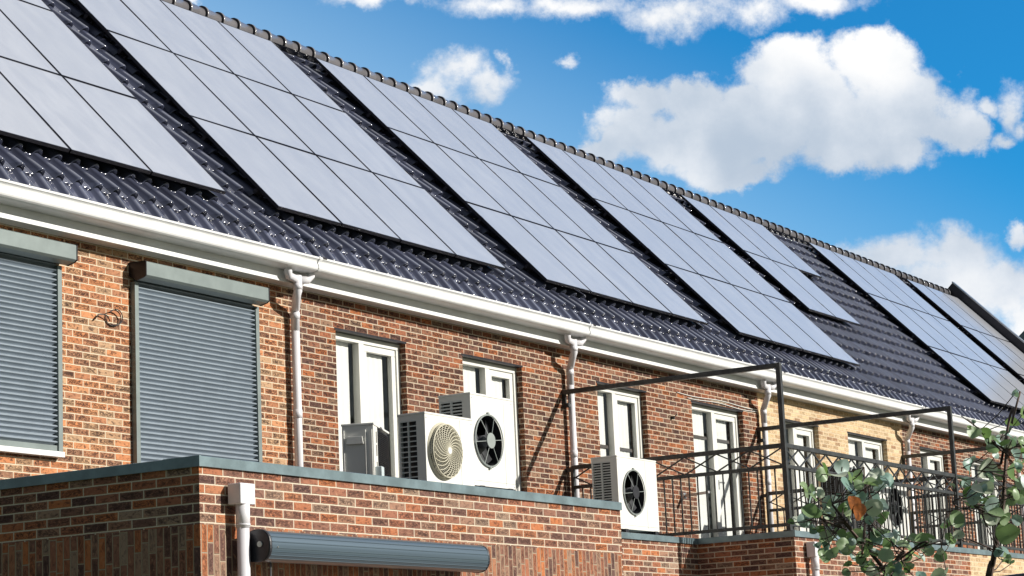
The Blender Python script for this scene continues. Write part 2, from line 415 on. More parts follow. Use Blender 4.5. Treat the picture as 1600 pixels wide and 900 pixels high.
def boxpart(name, mat, parent, *a, bevel=.004):
    return part(name, mat, parent, lambda m_: m_.box(*a), bevel=bevel)

# ------------------------------------------------------------------ setting
B = 5.84044
ZG = -1.5
g = MB(); g.quad([(-900, -900, ZG), (900, -900, ZG), (900, 900, ZG), (-900, 900, ZG)])
tag(g.build('ground', M['lawn']), kind='structure')
g = MB(); g.quad([(-8, -8.5, ZG+.004), (31, -8.5, ZG+.004), (31, -3.0, ZG+.004), (-8, -3.0, ZG+.004)])
tag(g.build('terrace_paving', M['paving']), kind='structure')

# ------------------------------------------------------------------ roof geometry
PIT = 0.79762; CY, SY = math.cos(PIT), math.sin(PIT)
YL, ZL = -.42, 4.71751
def roofp(x, s_, off=0.0):
    return (x, YL+s_*CY-off*SY, ZL+s_*SY+off*CY)
S_R = 5.84
XG0, XG1 = -7.2, 30.65
TP, CP = .25, .385
def tile_mesh(x0, x1, parent):
    k0, k1 = math.ceil(x0/TP-1e-6), math.floor(x1/TP+1e-6)
    seg = 20
    us = np.arange(0, (k1-k0)*seg+1)/seg
    xs = x0+us*(x1-x0)/(k1-k0)
    fr = us % 1.0
    # S-shaped pantile: broad roll, shallow pan and the small side lap between them
    roll = np.where(fr < .44, .050*np.sqrt(np.clip(1-((fr-.22)/.22)**2, 0, 1)), 0)+np.where(fr > .44, -.014*np.sin(np.pi*(fr-.44)/.56)+.016*np.exp(-((fr-.74)/.055)**2), 0)
    rk = np.where(fr < .45, np.clip(roll/.050, 0, 1), 0)
    rng = np.random.default_rng(int(abs(x0)*100)+3)
    V = []; Fc = []; SMO = []
    nx = len(xs)
    s_rows = [-.135+CP*k for k in range(0, 17)]; s_lo = .022
    for r_, s0 in enumerate(s_rows):
        s1 = min(s0+CP+.03, S_R+.02)
        if s0 > S_R-.1: break
        jt = rng.normal(0, .0035, k1-k0+2); jit = jt[np.minimum(us.astype(int), k1-k0)]
        # noses: rounded front edge bulging at the roll
        sn = np.maximum(s0-jit-.012*rk, s_lo)
        nose_h = (.030+.028*rk)*(1 if r_ else .1)
        lines = [
            (sn+.008+.03*rk, roll-.010*rk*(1 if r_ else 0)),     # undercut behind the nose
            (sn, roll+nose_h-.010),
            (sn+.004, roll*1.03+nose_h+.002),
            (sn+.018, roll+nose_h+.003),
            (np.full(nx, (s0+s1)/2), roll*.985+nose_h*.5+.004),
            (np.full(nx, s1), roll*.97+.003),
        ]
        for (ss, hh) in lines:
            ss = np.broadcast_to(ss, (nx,)); 
            hh = hh-(.012 if r_ else .046*np.clip(1-(ss-.02)/.2, .26, 1)); Y = YL+ss*CY-hh*SY; Z = ZL+ss*SY+hh*CY
            V.append(np.stack([xs, Y, Z], 1))
        b_ = r_*len(lines)
        for j in range(len(lines)-1):
            a = (b_+j)*nx+np.arange(nx-1)
            Fc.append(np.stack([a, a+1, a+1+nx, a+nx], 1))
            SMO.append(np.full(nx-1, j > 0))
    V = np.concatenate(V); Fc = np.concatenate(Fc); SMO = np.concatenate(SMO)
    me = bpy.data.meshes.new('roof')
    me.vertices.add(len(V)); me.vertices.foreach_set('co', V.astype(np.float32).ravel())
    me.loops.add(Fc.size); me.loops.foreach_set('vertex_index', Fc.astype(np.int32).ravel())
    me.polygons.add(len(Fc)); me.polygons.foreach_set('loop_start', np.arange(0, Fc.size, 4, dtype=np.int32))
    me.polygons.foreach_set('loop_total', np.full(len(Fc), 4, dtype=np.int32))
    me.update(calc_edges=True); me.validate()
    me.polygons.foreach_set('use_smooth', SMO)
    me.materials.append(M['tile'])
    o = bpy.data.objects.new('roof', me); COL.objects.link(o); o.parent = parent; o.location = -parent.location
    return o

def ridge_tiles(x0, x1, parent):
    yc, zc = 3.66, 9.015
    xsn = np.arange(math.ceil((x0-3.147)/.333), math.floor((x1-3.147)/.333)+1)*.333+3.147
    m_ = MB(); n = 14
    for xr in xsn:
        rings = [(-.012, .040), (-.012, .128), (.02, .130), (.035, .112), (.33, .098), (.345, .085)]
        b_ = len(m_.v)
        for dx, rd in rings:
            for k in range(n+1):
                t_ = R(-25)+R(230)*k/n
                m_.v.append((xr+dx, yc-math.cos(t_)*rd*1.05, zc+math.sin(t_)*rd*.98))
        for i in range(len(rings)-1):
            for k in range(n):
                m_.f.append((b_+i*(n+1)+k, b_+i*(n+1)+k+1, b_+(i+1)*(n+1)+k+1, b_+(i+1)*(n+1)+k)); m_.mi.append(0 if i > 0 else 1); m_.sm.append(i > 0)  # left-facing collar end near black: its shade put into the colour
    return m_.build('ridge_tiles', [M['ridge'], M['verge']], parent)

def pipe_top(m_, x, rad=.046):
    """two outlets from the gutter joined into one pipe that swans back to the wall"""
    y1 = -.255; xt = x-.17
    m_.tube([(xt-.20, -.29, 4.60), (xt-.20, -.285, 4.55), (xt-.165, -.265, 4.505), (xt, y1, 4.485)], rad*.92, 12)
    m_.tube([(xt+.20, -.29, 4.61), (xt+.20, -.285, 4.55), (xt+.165, -.265, 4.505), (xt, y1, 4.485)], rad*.92, 12)
    m_.tube([(xt, y1, 4.53), (xt, y1, 4.36), (xt+.02, y1+.03, 4.33), (x-.02, -.11, 4.22), (x, -.085, 4.19), (x, -.085, 3.98)], rad, 14)
    m_.tube([(xt, y1, 4.44), (xt, y1, 4.38)], rad*1.1, 14)
    m_.tube([(x, -.085, 4.18), (x, -.085, 4.11)], rad*1.1, 14)

def gutter_mesh(m_, x0, x1):
    prof = [(-.412, 4.722), (-.426, 4.730), (-.432, 4.724), (-.430, 4.708), (-.418, 4.703), (-.406, 4.692), (-.399, 4.676), (-.398, 4.662), (-.404, 4.650), (-.412, 4.644),
            (-.412, 4.612), (-.404, 4.596), (-.388, 4.584), (-.366, 4.578), (-.33, 4.576), (-.199, 4.576)]
    m_.ext(prof, x0, x1, closed=False)
    inner = [(-.412, 4.722), (-.37, 4.66), (-.33, 4.62), (-.14, 4.62)]
    m_.ext(inner, x0, x1, closed=False)

# ------------------------------------------------------------------ windows
def window(parent, x0, x1, z0, z1, transom=None, curtain=(.06, .72), bar=None, door=True, wf=.44):
    """recessed double unit: fixed pane left, opening leaf right"""
    fy = .085
    e = MB()
    fr = .065
    e.box(x0, x1, fy, fy+.09, z1-fr*1.3, z1-.012); e.box(x0, x1, fy, fy+.09, z0, z0+fr)
    e.box(x0, x0+fr, fy, fy+.09, z0+fr, z1-fr*1.3); e.box(x1-fr, x1, fy, fy+.09, z0+fr, z1-fr*1.3)
    xm = x0+(x1-x0)*wf
    e.box(xm-.045, xm+.055, fy, fy+.09, z0+fr, z1-fr*1.3)
    f = e.build('window', M['cream_frame'], parent, bevel=.006)
    # opening leaf
    a0, a1, b0, b1 = xm+.056, x1-fr-.001, z0+fr+.001, z1-fr*1.3-.001
    s_ = MB(); sw = .075; sy = fy+.018
    s_.box(a0, a1, sy, sy+.06, b1-sw, b1); s_.box(a0, a1, sy, sy+.06, b0, b0+sw*1.6)
    s_.box(a0, a0+sw, sy, sy+.06, b0+sw*1.6, b1-sw); s_.box(a1-sw, a1, sy, sy+.06, b0+sw*1.6, b1-sw)
    s_.build('sash', M['cream_frame'], f, bevel=.006)
    hd = MB(); hd.box(a0+.02, a0+.045, sy-.012, sy-.001, 2.92, 3.06); hd.box(a0+.024, a0+.041, sy-.05, sy-.012, 3.01, 3.03); hd.box(a0+.024, a0+.14, sy-.055, sy-.042, 3.008, 3.03)
    hd.build('handle', M['alu'], f)
    # dark strip across the head of the opening
    h = MB(); h.box(x0-.02, x1+.02, -.004, .10, z1-.012, z1+.012); h.build('head_strip', M['dark_metal'], f)
    # panes
    for (p0, p1, q0, q1) in ((x0+fr, xm-.045, z0+fr, z1-fr*1.3), (a0+sw, a1-sw, b0+sw*1.6, b1-sw)):
        p = MB(); p.box(p0, p1, fy+.05, fy+.056, q0, q1); p.build('pane', M['glass'], f)
        c = MB(); cw = p0+(p1-p0)*curtain[1]
        n = 18; ph = (p0*7) % 1
        for k in range(n):
            u0, u1 = p0-.02+(cw-p0+.02)*k/n, p0-.02+(cw-p0+.02)*(k+1)/n
            y_ = lambda u: .185+.003*math.sin(u*60+ph)
            c.quad([(u0, y_(u0), q0), (u1, y_(u1), q0), (u1, y_(u1), q1), (u0, y_(u0), q1)], 0, sm=True)
        if bar:
            for bz in bar: c.box(p0, p1-.03, .165, .175, bz-.022, bz+.022, 1)
        c.build('blind', [M['curtain'], M['blind_dark']], f)
    r_ = MB()
    r_.box(x0, x1, fy+.42, fy+.44, z0, z1); r_.box(x0, x0+.01, fy+.09, fy+.42, z0, z1); r_.box(x1-.01, x1, fy+.09, fy+.42, z0, z1)
    r_.box(x0+.01, x1-.01, fy+.09, fy+.42, z1-.01, z1); r_.box(x0+.01, x1-.01, fy+.09, fy+.42, z0, z0+.01)
    r_.build('room_lining', M['interior'], f)
    return f

def wall_mesh(m_, x0, x1, z0, z1, y, holes, mi=0, depth=.10, band=None):
    """brick wall facing -y with rectangular openings and brick reveals"""
    xs = sorted({x0, x1, *[h[0] for h in holes], *[h[1] for h in holes]} | (set(band[0]) if band else set()))
    zs = sorted({z0, z1, *[h[2] for h in holes], *[h[3] for h in holes]} | (set(band[1]) if band else set()))
    for i in range(len(xs)-1):
        for j in range(len(zs)-1):
            cx, cz = (xs[i]+xs[i+1])/2, (zs[j]+zs[j+1])/2
            if any(h[0] < cx < h[1] and h[2] < cz < h[3] for h in holes): continue
            k = mi
            if band and band[1][0] < cz < band[1][1] and band[0][0] < cx < band[0][1]: k = band[2]
            m_.quad([(xs[i], y, zs[j]), (xs[i+1], y, zs[j]), (xs[i+1], y, zs[j+1]), (xs[i], y, zs[j+1])], k)
    for (a, b_, c, d_) in holes:
        m_.quad([(a, y, c), (a, y, d_), (a, y+depth, d_), (a, y+depth, c)], mi)
        m_.quad([(b_, y, c), (b_, y+depth, c), (b_, y+depth, d_), (b_, y, d_)], mi)
        m_.quad([(a, y, d_), (b_, y, d_), (b_, y+depth, d_), (a, y+depth, d_)], mi)
        m_.quad([(a, y, c), (a, y+depth, c), (b_, y+depth, c), (b_, y, c)], mi)

ZH = 4.118
houses = []
HX = [XG0, 0, B, 2*B, 3*B, 4*B, XG1]
HL = ['orange brick terraced house with two grey roller shutters, at the left end',
      'brown brick terraced house with two tall white windows behind the white heat pumps',
      'brown brick terraced house behind the first black steel beam and railing',
      'pale yellow brick terraced house standing between brown brick neighbours',
      'brown brick terraced house just right of the yellow one, behind the leafy shrub',
      'far right end terraced house whose roof edge stands against the sky']
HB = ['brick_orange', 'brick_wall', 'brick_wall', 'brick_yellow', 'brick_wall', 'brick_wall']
HOLES = [[(-5.60, -3.62, 2.42, 4.118), (-2.44, -.66, 1.84, 4.118)],
         [(.84, 2.20, 1.84, ZH), (3.41, 4.78, 1.84, ZH)],
         [(6.69, 8.06, 1.95, ZH), (9.44, 11.12, 1.95, ZH)],
         [(12.56, 13.90, 1.95, ZH+.01), (15.09, 16.78, 1.95, ZH+.01)],
         [(18.33, 19.69, 1.95, ZH+.01), (20.90, 22.58, 1.95, ZH+.01)],
         [(24.2, 25.56, 1.95, ZH+.01), (26.8, 28.5, 1.95, ZH+.01)]]
# extension boxes: (x0, x1, yfront, ztop)
Z1, Z2 = 1.762, 1.885
EXT = {0: (-6.823, -.829, -4.313, Z1), 1: (-.829, 5.75, -1.79, Z2), 2: (5.75, 2*B+.1, -3.087, Z2), 3: (2*B+.1, 3*B, -3.087, Z2), 4: (3*B, 4*B, -3.087, Z2), 5: (4*B, XG1, -3.087, Z2)}
for i in range(6):
    x0, x1 = HX[i], HX[i+1]
    h = empty('terraced_house', ((x0+x1)/2, 0, ZG), HL[i], 'house', 'terraced houses in one row'); houses.append(h)
    bm_ = M[HB[i]]
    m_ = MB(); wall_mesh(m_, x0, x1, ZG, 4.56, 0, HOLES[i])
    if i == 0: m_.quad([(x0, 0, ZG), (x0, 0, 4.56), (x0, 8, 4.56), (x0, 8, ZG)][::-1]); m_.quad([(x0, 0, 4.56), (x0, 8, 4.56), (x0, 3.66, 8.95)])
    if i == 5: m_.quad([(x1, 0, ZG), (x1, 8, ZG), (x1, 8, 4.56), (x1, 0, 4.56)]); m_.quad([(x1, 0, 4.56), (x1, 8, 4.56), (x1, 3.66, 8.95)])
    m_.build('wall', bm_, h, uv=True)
    part('rear_wall', bm_, h, lambda m_: m_.quad([(x0, 8, ZG), (x0, 8, 4.56), (x1, 8, 4.56), (x1, 8, ZG)]), uv=True)
    # window units
    if i == 0:
        window(h, *HOLES[i][0]); window(h, *HOLES[i][1])
    else:
        a, b_ = HOLES[i]
        window(h, *a, bar=(3.31,) if i == 2 else None, curtain=(.06, .86))
        window(h, *b_, bar=(3.66,) if i in (2,) else None, wf=.5, curtain=(.06, .88))
    # roof: tiles in front, plain slope behind
    rf = tile_mesh(x0, x1, h)
    part('rear_slope', M['tile'], h, lambda m_: m_.quad([(x0, 3.68, 9.03), (x1, 3.68, 9.03), (x1, 8.2, 4.5), (x0, 8.2, 4.5)]))
    ridge_tiles(x0, x1, h)
    part('roof_deck', M['verge'], h, lambda m_: m_.quad([roofp(x0, .25, -.03), roofp(x1, .25, -.03), roofp(x1, S_R, -.03), roofp(x0, S_R, -.03)]))
    gm = MB(); gutter_mesh(gm, x0, x1)
    if i > 0: # joint bead at the party line
        b0 = [(-.424, 4.734), (-.436, 4.724), (-.432, 4.704), (-.410, 4.688), (-.403, 4.662), (-.416, 4.646), (-.416, 4.608), (-.392, 4.582), (-.366, 4.574), (-.33, 4.572), (-.205, 4.572)]
        gm.ext([(y_-.003, z_-.001) for y_, z_ in b0], x0-.02+.015, x0+.045, closed=False, sm=True)
        gm.box(x0+.05, x0+.12, -.436, -.40, 4.716, 4.736, 1)
    gm.build('gutter', [M['white_pvc'], M['dark_metal']], h, weld=True)
    def fas(m_):
        m_.box(x0, x1, -.198, -.172, 4.452, 4.64); m_.box(x0, x1, -.171, -.002, 4.462, 4.482)
    part('fascia_board', M['white_pvc'], h, fas, bevel=.003)
    if i > 0:
        def dp(m_):
            pipe_top(m_, x0); m_.tube([(x0, -.085, 4.0), (x0, -.085, EXT[i][3]-.1)], .044, 14)
            for zz in (3.05,): m_.tube([(x0, -.085, zz), (x0, -.085, zz+.09)], .050, 14)
        dpo = part('downpipe', M['pipe_white'], h, dp)
    # ---- ground-floor extension
    ex0, ex1, ey, ez = EXT[i]
    sold = 4 if False else 0
    m_ = MB(); zt = ez-.055
    mats = [M['brick_ext'] if i != 3 else M['brick_yellow'], M['soldier'] if i != 3 else M['soldier_yellow']]
    if i == 0:
        wall_mesh(m_, ex0, ex1, ZG, zt, ey, [], band=((ex0, ex1-.02), (.55, 1.296), 1))
        for (za, zb, k) in ((ZG, .55, 0), (.55, 1.296, 1), (1.296, zt, 0)):
            m_.quad([(ex0, 0, za), (ex0, ey, za), (ex0, ey, zb), (ex0, 0, zb)], k)
            m_.quad([(ex1, ey, za), (ex1, 0, za), (ex1, 0, zb), (ex1, ey, zb)], 0)
    else:
        wall_mesh(m_, ex0, ex1, ZG, zt, ey, [])
        if i == 2: m_.quad([(ex0, 0, ZG), (ex0, ey, ZG), (ex0, ey, zt), (ex0, 0, zt)])
        if i == 5: m_.quad([(ex1, ey, ZG), (ex1, 0, ZG), (ex1, 0, zt), (ex1, ey, zt)])
    m_.build('extension_wall', mats, h, uv=True)
    dm = MB(); dm.box(ex0+.25, ex1-.002, ey+.25, -.002, zt-.1, ez-.035); dm.build('flat_roof', M['membrane'], h)
    # zinc coping with folded front edge, in lengths
    cm = MB()
    oh = .022
    n_l = max(1, round((ex1-ex0)/2.45))
    for k in range(n_l):
        a = ex0+(ex1-ex0)*k/n_l+(.0015 if k else (-oh if i in (0, 2) else 0)); b_ = ex0+(ex1-ex0)*(k+1)/n_l-(.0015 if k < n_l-1 else 0)
        cm.ext([(ey-oh, ez-.072), (ey-oh, ez-.003), (ey-oh+.006, ez), (ey+.30, ez-.012), (ey+.30, ez-.05), (ey, ez-.058), (ey-.004, ez-.072)], a, b_)
    if i in (0, 2):
        pr = [(ex0-oh, ez-.072), (ex0-oh, ez-.003), (ex0-oh+.006, ez), (ex0+.30, ez-.012), (ex0+.30, ez-.05), (ex0, ez-.058), (ex0-.004, ez-.072)]
        ym = (ey+.3)/2
        for ya, yb in ((ey+.3015, ym-.0015), (ym+.0015, -.001)):
            for q in range(len(pr)):
                p_, n_ = pr[q], pr[(q+1) % len(pr)]
                cm.quad([(p_[0], ya, p_[1]), (n_[0], ya, n_[1]), (n_[0], yb, n_[1]), (p_[0], yb, p_[1])])
            cm.quad([(p[0], yb, p[1]) for p in pr]); cm.quad([(p[0], ya, p[1]) for p in pr][::-1])
        cm.box(ex0-oh-.0015, ex0-.003, ey-oh-.0015, ey+.3, ez-.0735, ez+.0015)   # folded end over the corner
    cm.build('coping', M['zinc'], h)

# gable verge upstand at the far end
h5 = houses[5]
def vg(m_):
    a, b_ = XG1-.02, XG1+.10
    lo_, hi_ = [(-.2, -.05), (S_R+.2, -.05)], None
    p = [roofp(0, -.25, -.05), roofp(0, S_R+.17, -.05), roofp(0, S_R+.17, .36), roofp(0, -.25, .36)]
    m_.ext([(q[1], q[2]) for q in p], a, b_)
part('gable_verge', M['verge'], h5, vg)
def vt(m_):
    p = [roofp(0, -.27, .362), roofp(0, S_R+.19, .362), roofp(0, S_R+.19, .39), roofp(0, -.27, .39)]
    m_.ext([(q[1], q[2]) for q in p], XG1-.03, XG1+.12)
part('verge_trim', M['alu'], h5, vt)

# ------------------------------------------------------------------ roller shutters (house at the left)
def shutter(x0, x1, zb, bx0, bx1, label_, parent, zb0=4.20, zb1=4.35, dpt=.215):
    e = MB()
    e.ext([(-.002, zb0+.03), (-.10, zb0-.03), (-dpt+.025, zb0-.012), (-dpt, zb0+.008), (-dpt, zb1-.01), (-dpt+.01, zb1), (-.002, zb1+.006)], bx0, bx1)
    box_ = e.build('roller_shutter', M['shutter_paint'], parent, bevel=.003)
    box_['label'] = label_
    for xx in (bx0-.012, bx1+.001):
        ec = MB()
        ec.ext([(-.004, zb0+.02), (-.10, zb0-.036), (-dpt+.025, zb0-.016), (-dpt-.004, zb0+.006), (-dpt-.004, zb1-.006), (-dpt+.01, zb1+.004), (-.004, zb1+.010)], xx, xx+.011)
        ec.build('end_cap', M['dark_metal'], box_)
    for (a, b_) in ((x0-.055, x0), (x1, x1+.055)):
        g_ = MB(); g_.box(a, b_, -.062, -.003, zb, zb0-.034); g_.build('guide_rail', M['shutter_paint'], box_, bevel=.003)
    cu = MB(); ph = .0485; z = zb+.055
    n_ = int((zb0-z)/ph)+1
    for k in range(n_):
        za = z+k*ph
        pr = [(-.002, za-.002), (-.006, za+.007), (-.040, za+.021), (-.049, za+.026), (-.050, za+.030), (-.047, za+.036), (-.036, za+.0425), (-.014, za+.046), (-.002, za+ph-.002)]
        cu.ext(pr, x0+.001, x1-.001, closed=False, sm=True)
    cu.build('curtain', M['slat'], box_, weld=True)
    bb = MB(); bb.box(x0+.001, x1-.001, -.045, -.012, zb+.002, zb+.054); bb.build('bottom_bar', M['shutter_paint'], box_, bevel=.003)
    return box_
shutter(-5.62, -3.60, 2.44, -5.70, -3.515, 'closed grey roller shutter cut by the left edge of the picture', houses[0])
shutter(-2.475, -.645, 1.80, -2.535, -.62, 'closed grey roller shutter beside the downpipe', houses[0], 4.20, 4.345)
part('window_sill', M['white_pvc'], houses[0], lambda m_: m_.box(-5.70, -3.545, -.085, -.003, 2.385, 2.436), bevel=.004)

# ------------------------------------------------------------------ solar arrays
def array(x0, ncols, rows, label_, pw=1.135, gap=.022, s0=.60, prow=1.69, skip=()):
    ctr = Vector(roofp(x0+ncols*(pw+gap)/2, s0+rows*prow/2, .15))
    t_ = empty('solar_array', ctr, label_, 'solar panels', 'solar arrays along the tiled roof')
    off = .148; th = .036
    for r_ in range(rows):
        for s_ in (.35, 1.33):
            sv = s0+r_*prow+s_
            cols = [c for c in range(ncols) if (c, r_) not in skip]
            a, b_ = x0+cols[0]*(pw+gap)-.03, x0+(cols[-1]+1)*(pw+gap)+.02
            rl = MB(); p = [roofp(0, sv-.02, .095), roofp(0, sv+.02, .095), roofp(0, sv+.02, .146), roofp(0, sv-.02, .146)]
            rl.ext([(q[1], q[2]) for q in p], a, b_)
            xk = a+.15
            while xk < b_:
                rl.bar(roofp(xk, sv, .05), roofp(xk, sv, .11), .035, .02); rl.bar(roofp(xk, sv+.16, .035), roofp(xk, sv, .06), .03, .008); xk += 1.0
            rl.build('mounting_rail', M['panel_frame'], t_)
    for c in range(ncols):
        for r_ in range(rows):
            if (c, r_) in skip: continue
            a = x0+c*(pw+gap); b_ = a+pw; sa = s0+r_*prow; sb = sa+prow-gap
            ce = Vector(roofp((a+b_)/2, (sa+sb)/2, off))
            tilt = random.Random(int(a*10)+r_).uniform(-.0022, .0022); tl2 = random.Random(int(a*17)+r_*3).uniform(-.0022, .0022)
            def P_(x, s_, o_):
                return roofp(x, s_, o_+(x-(a+b_)/2)*tilt+(s_-(sa+sb)/2)*tl2)
            m_ = MB(); fw_ = .011
            for (q0, q1, q2, q3) in (((a, sa), (b_, sa), (b_-fw_, sa+fw_), (a+fw_, sa+fw_)), ((b_, sa), (b_, sb), (b_-fw_, sb-fw_), (b_-fw_, sa+fw_)),
                                     ((b_, sb), (a, sb), (a+fw_, sb-fw_), (b_-fw_, sb-fw_)), ((a, sb), (a, sa), (a+fw_, sa+fw_), (a+fw_, sb-fw_))):
                m_.quad([P_(*q0, off+th), P_(*q1, off+th), P_(*q2, off+th), P_(*q3, off+th)], 0)
                m_.quad([P_(*q0, off), P_(*q1, off), P_(*q1, off+th), P_(*q0, off+th)], 0)
            m_.quad([P_(a, sa, off), P_(a, sb, off), P_(b_, sb, off), P_(b_, sa, off)], 0)
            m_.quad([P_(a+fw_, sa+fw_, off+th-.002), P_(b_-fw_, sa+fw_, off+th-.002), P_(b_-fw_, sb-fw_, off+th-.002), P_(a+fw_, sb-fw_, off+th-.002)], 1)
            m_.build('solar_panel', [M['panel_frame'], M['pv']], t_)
    # clamps between the panels
    cl = MB()
    for c in range(ncols+1):
        for r_ in range(rows):
            if (min(c, ncols-1), r_) in skip and (c-1, r_) in skip: continue
            if c == ncols and (c-1, r_) in skip: continue
            for s_ in (.35, 1.33):
                x = x0+c*(pw+gap)-gap/2; sv = s0+r_*prow+s_
                cl.bar(roofp(x, sv-.03, off+th+.001), roofp(x, sv+.03, off+th+.001), .018, .006)
    cl.build('clamps', M['panel_frame'], t_)['kind'] = 'stuff'
    return t_
array(-5.79, 4, 3, 'solar array above the orange brick house, cut by the left edge of the picture')
array(-.30, 4, 3, 'solar array above the second roller shutter, second array from the left')
array(5.29, 4, 3, 'solar array whose lower end is over the white heat pumps, third from the left')
array(10.93, 4, 3, 'solar array over the first black steel beam, fourth from the left')
array(16.33, 3, 2, 'short stepped solar array without a bottom row, one panel missing at its right', s0=2.28, skip=((2, 0),))
array(21.98, 4, 3, 'full solar array right of the bare tiled stretch of roof')
array(27.32, 3, 3, 'last solar array beside the dark gable edge', pw=1.08)

# ------------------------------------------------------------------ heat pump units
def disc_pts(cx, cz, r_, n, y): return [(cx+r_*math.sin(2*math.pi*k/n), y, cz+r_*math.cos(2*math.pi*k/n)) for k in range(n)]
def front_with_hole(m_, x0, x1, z0, z1, y, cx, cz, r_, mi=0, n=48):
    """flat front with a round opening"""
    out_ = []
    for k in range(n):
        a = 2*math.pi*k/n; dx, dz = math.sin(a), math.cos(a)
        ts = []
        if dx > 1e-9: ts.append((x1-cx)/dx)
        if dx < -1e-9: ts.append((x0-cx)/dx)
        if dz > 1e-9: ts.append((z1-cz)/dz)
        if dz < -1e-9: ts.append((z0-cz)/dz)
        t_ = min(ts); out_.append((cx+dx*t_, y, cz+dz*t_))
    inn = disc_pts(cx, cz, r_, n, y)
    for k in range(n):
        m_.quad([inn[k], out_[k], out_[(k+1) % n], inn[(k+1) % n]], mi)
    for (X, Z) in ((x0, z0), (x0, z1), (x1, z0), (x1, z1)):
        # fill the corner triangles
        ks = sorted(range(n), key=lambda k: (out_[k][0]-X)**2+(out_[k][2]-Z)**2)
        on_x = min((k for k in range(n) if abs(out_[k][0]-X) < 1e-6), key=lambda k: abs(out_[k][2]-Z))
        on_z = min((k for k in range(n) if abs(out_[k][2]-Z) < 1e-6), key=lambda k: abs(out_[k][0]-X))
        if on_x != on_z: m_.quad([out_[on_x], (X, y, Z), out_[on_z]], mi)
def heat_pump(x0, x1, yf, yb, z0, z1, fan, label_, style='spokes', side='slots', body='unit_white', feet=True, lip=.02, louv=(.0, .55)):
    cx, cz, fr = fan
    t_ = empty('heat_pump', ((x0+x1)/2, (yf+yb)/2, z0-.06), label_, 'heat pump', 'outdoor units on the flat roofs')
    m_ = MB()
    front_with_hole(m_, x0, x1, z0, z1-lip, yf, cx, cz, fr)
    m_.box(x0, x1, yf, yb, z0, z1-lip, faces='XYz')
    # left side panel with an opening for the louvre
    sy0, sy1 = (yf+.09, yb-.02); lz0, lz1 = z0+.06, z1-lip-.05
    if side == 'slots': lz0 = z0+.08
    for (a, b_, c, d_) in ((yf, yb, z0, lz0), (yf, yb, lz1, z1-lip), (yf, sy0, lz0, lz1), (sy1, yb, lz0, lz1)):
        m_.quad([(x0, a, c), (x0, a, d_), (x0, b_, d_), (x0, b_, c)], 1)
    rec = .04
    for q in ([(x0, sy0, lz0), (x0, sy0, lz1), (x0+rec, sy0, lz1), (x0+rec, sy0, lz0)], [(x0, sy1, lz0), (x0+rec, sy1, lz0), (x0+rec, sy1, lz1), (x0, sy1, lz1)],
              [(x0, sy0, lz1), (x0, sy1, lz1), (x0+rec, sy1, lz1), (x0+rec, sy0, lz1)], [(x0, sy0, lz0), (x0+rec, sy0, lz0), (x0+rec, sy1, lz0), (x0, sy1, lz0)]):
        m_.quad(q, 1)
    m_.quad([(x0+rec, sy0, lz0), (x0+rec, sy0, lz1), (x0+rec, sy1, lz1), (x0+rec, sy1, lz0)], 2)
    m_.build('casing', [M[body], M[body], M['black_plastic']], t_)
    l = MB(); l.box(x0-.006, x1+.006, yf-.006, yb+.006, z1-lip, z1); l.build('lid', M[body], t_, bevel=.005)
    sm_ = MB(); sm_.box(cx+fr*1.12+.02, cx+fr*1.12+.023, yf-.0015, yf+.002, z0+.02, z1-lip-.01); sm_.box(x0+.004, x1-.004, yf-.0012, yf+.002, z0+.045, z0+.048)
    for zz in (z0+.02, z1-lip-.03):
        for xx in (x0+.02, x1-.02): sm_.box(xx-.004, xx+.004, yf-.003, yf+.002, zz-.004, zz+.004)
    sm_.build('seams', M['hub_grey'], t_)
    # louvre slats on the side
    lv = MB(); n = int((lz1-lz0)/(.041 if side == 'bars' else .030))
    for k in range(n+1):
        z = lz0+(lz1-lz0)*k/n
        hh = .009 if side == 'bars' else .013
        lv.box(x0-.003, x0+.012, sy0, sy1, z-hh/2, z+hh/2)
    lv.box(x0-.005, x0+.012, (sy0+sy1)/2-.006*(1 if side == 'bars' else 1.8), (sy0+sy1)/2+.006*(1 if side == 'bars' else 1.8), lz0, lz1)
    lv.build('louvre', M['unit_grey'] if body == 'unit_white' else M['rail_black'], t_)
    # fan housing
    n = 48
    fh = MB(); fd = min(.16, (yb-yf)*.55)
    a = disc_pts(cx, cz, fr, n, yf); b_ = disc_pts(cx, cz, fr*.97, n, yf+fd)
    for k in range(n): fh.quad([a[k], a[(k+1) % n], b_[(k+1) % n], b_[k]], 0, sm=True)
    fh.quad(b_, 0)
    fh.build('fan_housing', M['black_plastic'], t_)
    fb = MB()
    nb = 3
    for q in range(nb):
        a0 = q*2*math.pi/nb+.5
        prev = None
        for k in range(11):
            aa = a0+k*.125
            ri, ro = fr*.22, fr*(.90 if k < 9 else .8)
            yk = yf+.05+.05*k/10
            cur = [(cx+rr*math.sin(aa-.35*(rr-ri)/fr), yk+.015*(rr-ri)/fr, cz+rr*math.cos(aa-.35*(rr-ri)/fr)) for rr in np.linspace(ri, ro, 5)]
            if prev:
                for j in range(4): fb.quad([prev[j], prev[j+1], cur[j+1], cur[j]], 0, sm=True)
            prev = cur
    fb.tube([(cx, yf+.035, cz), (cx, yf+.12, cz)], fr*.24, 24)
    fb.build('fan_blades', M['fan_grey'], t_)
    g_ = MB()
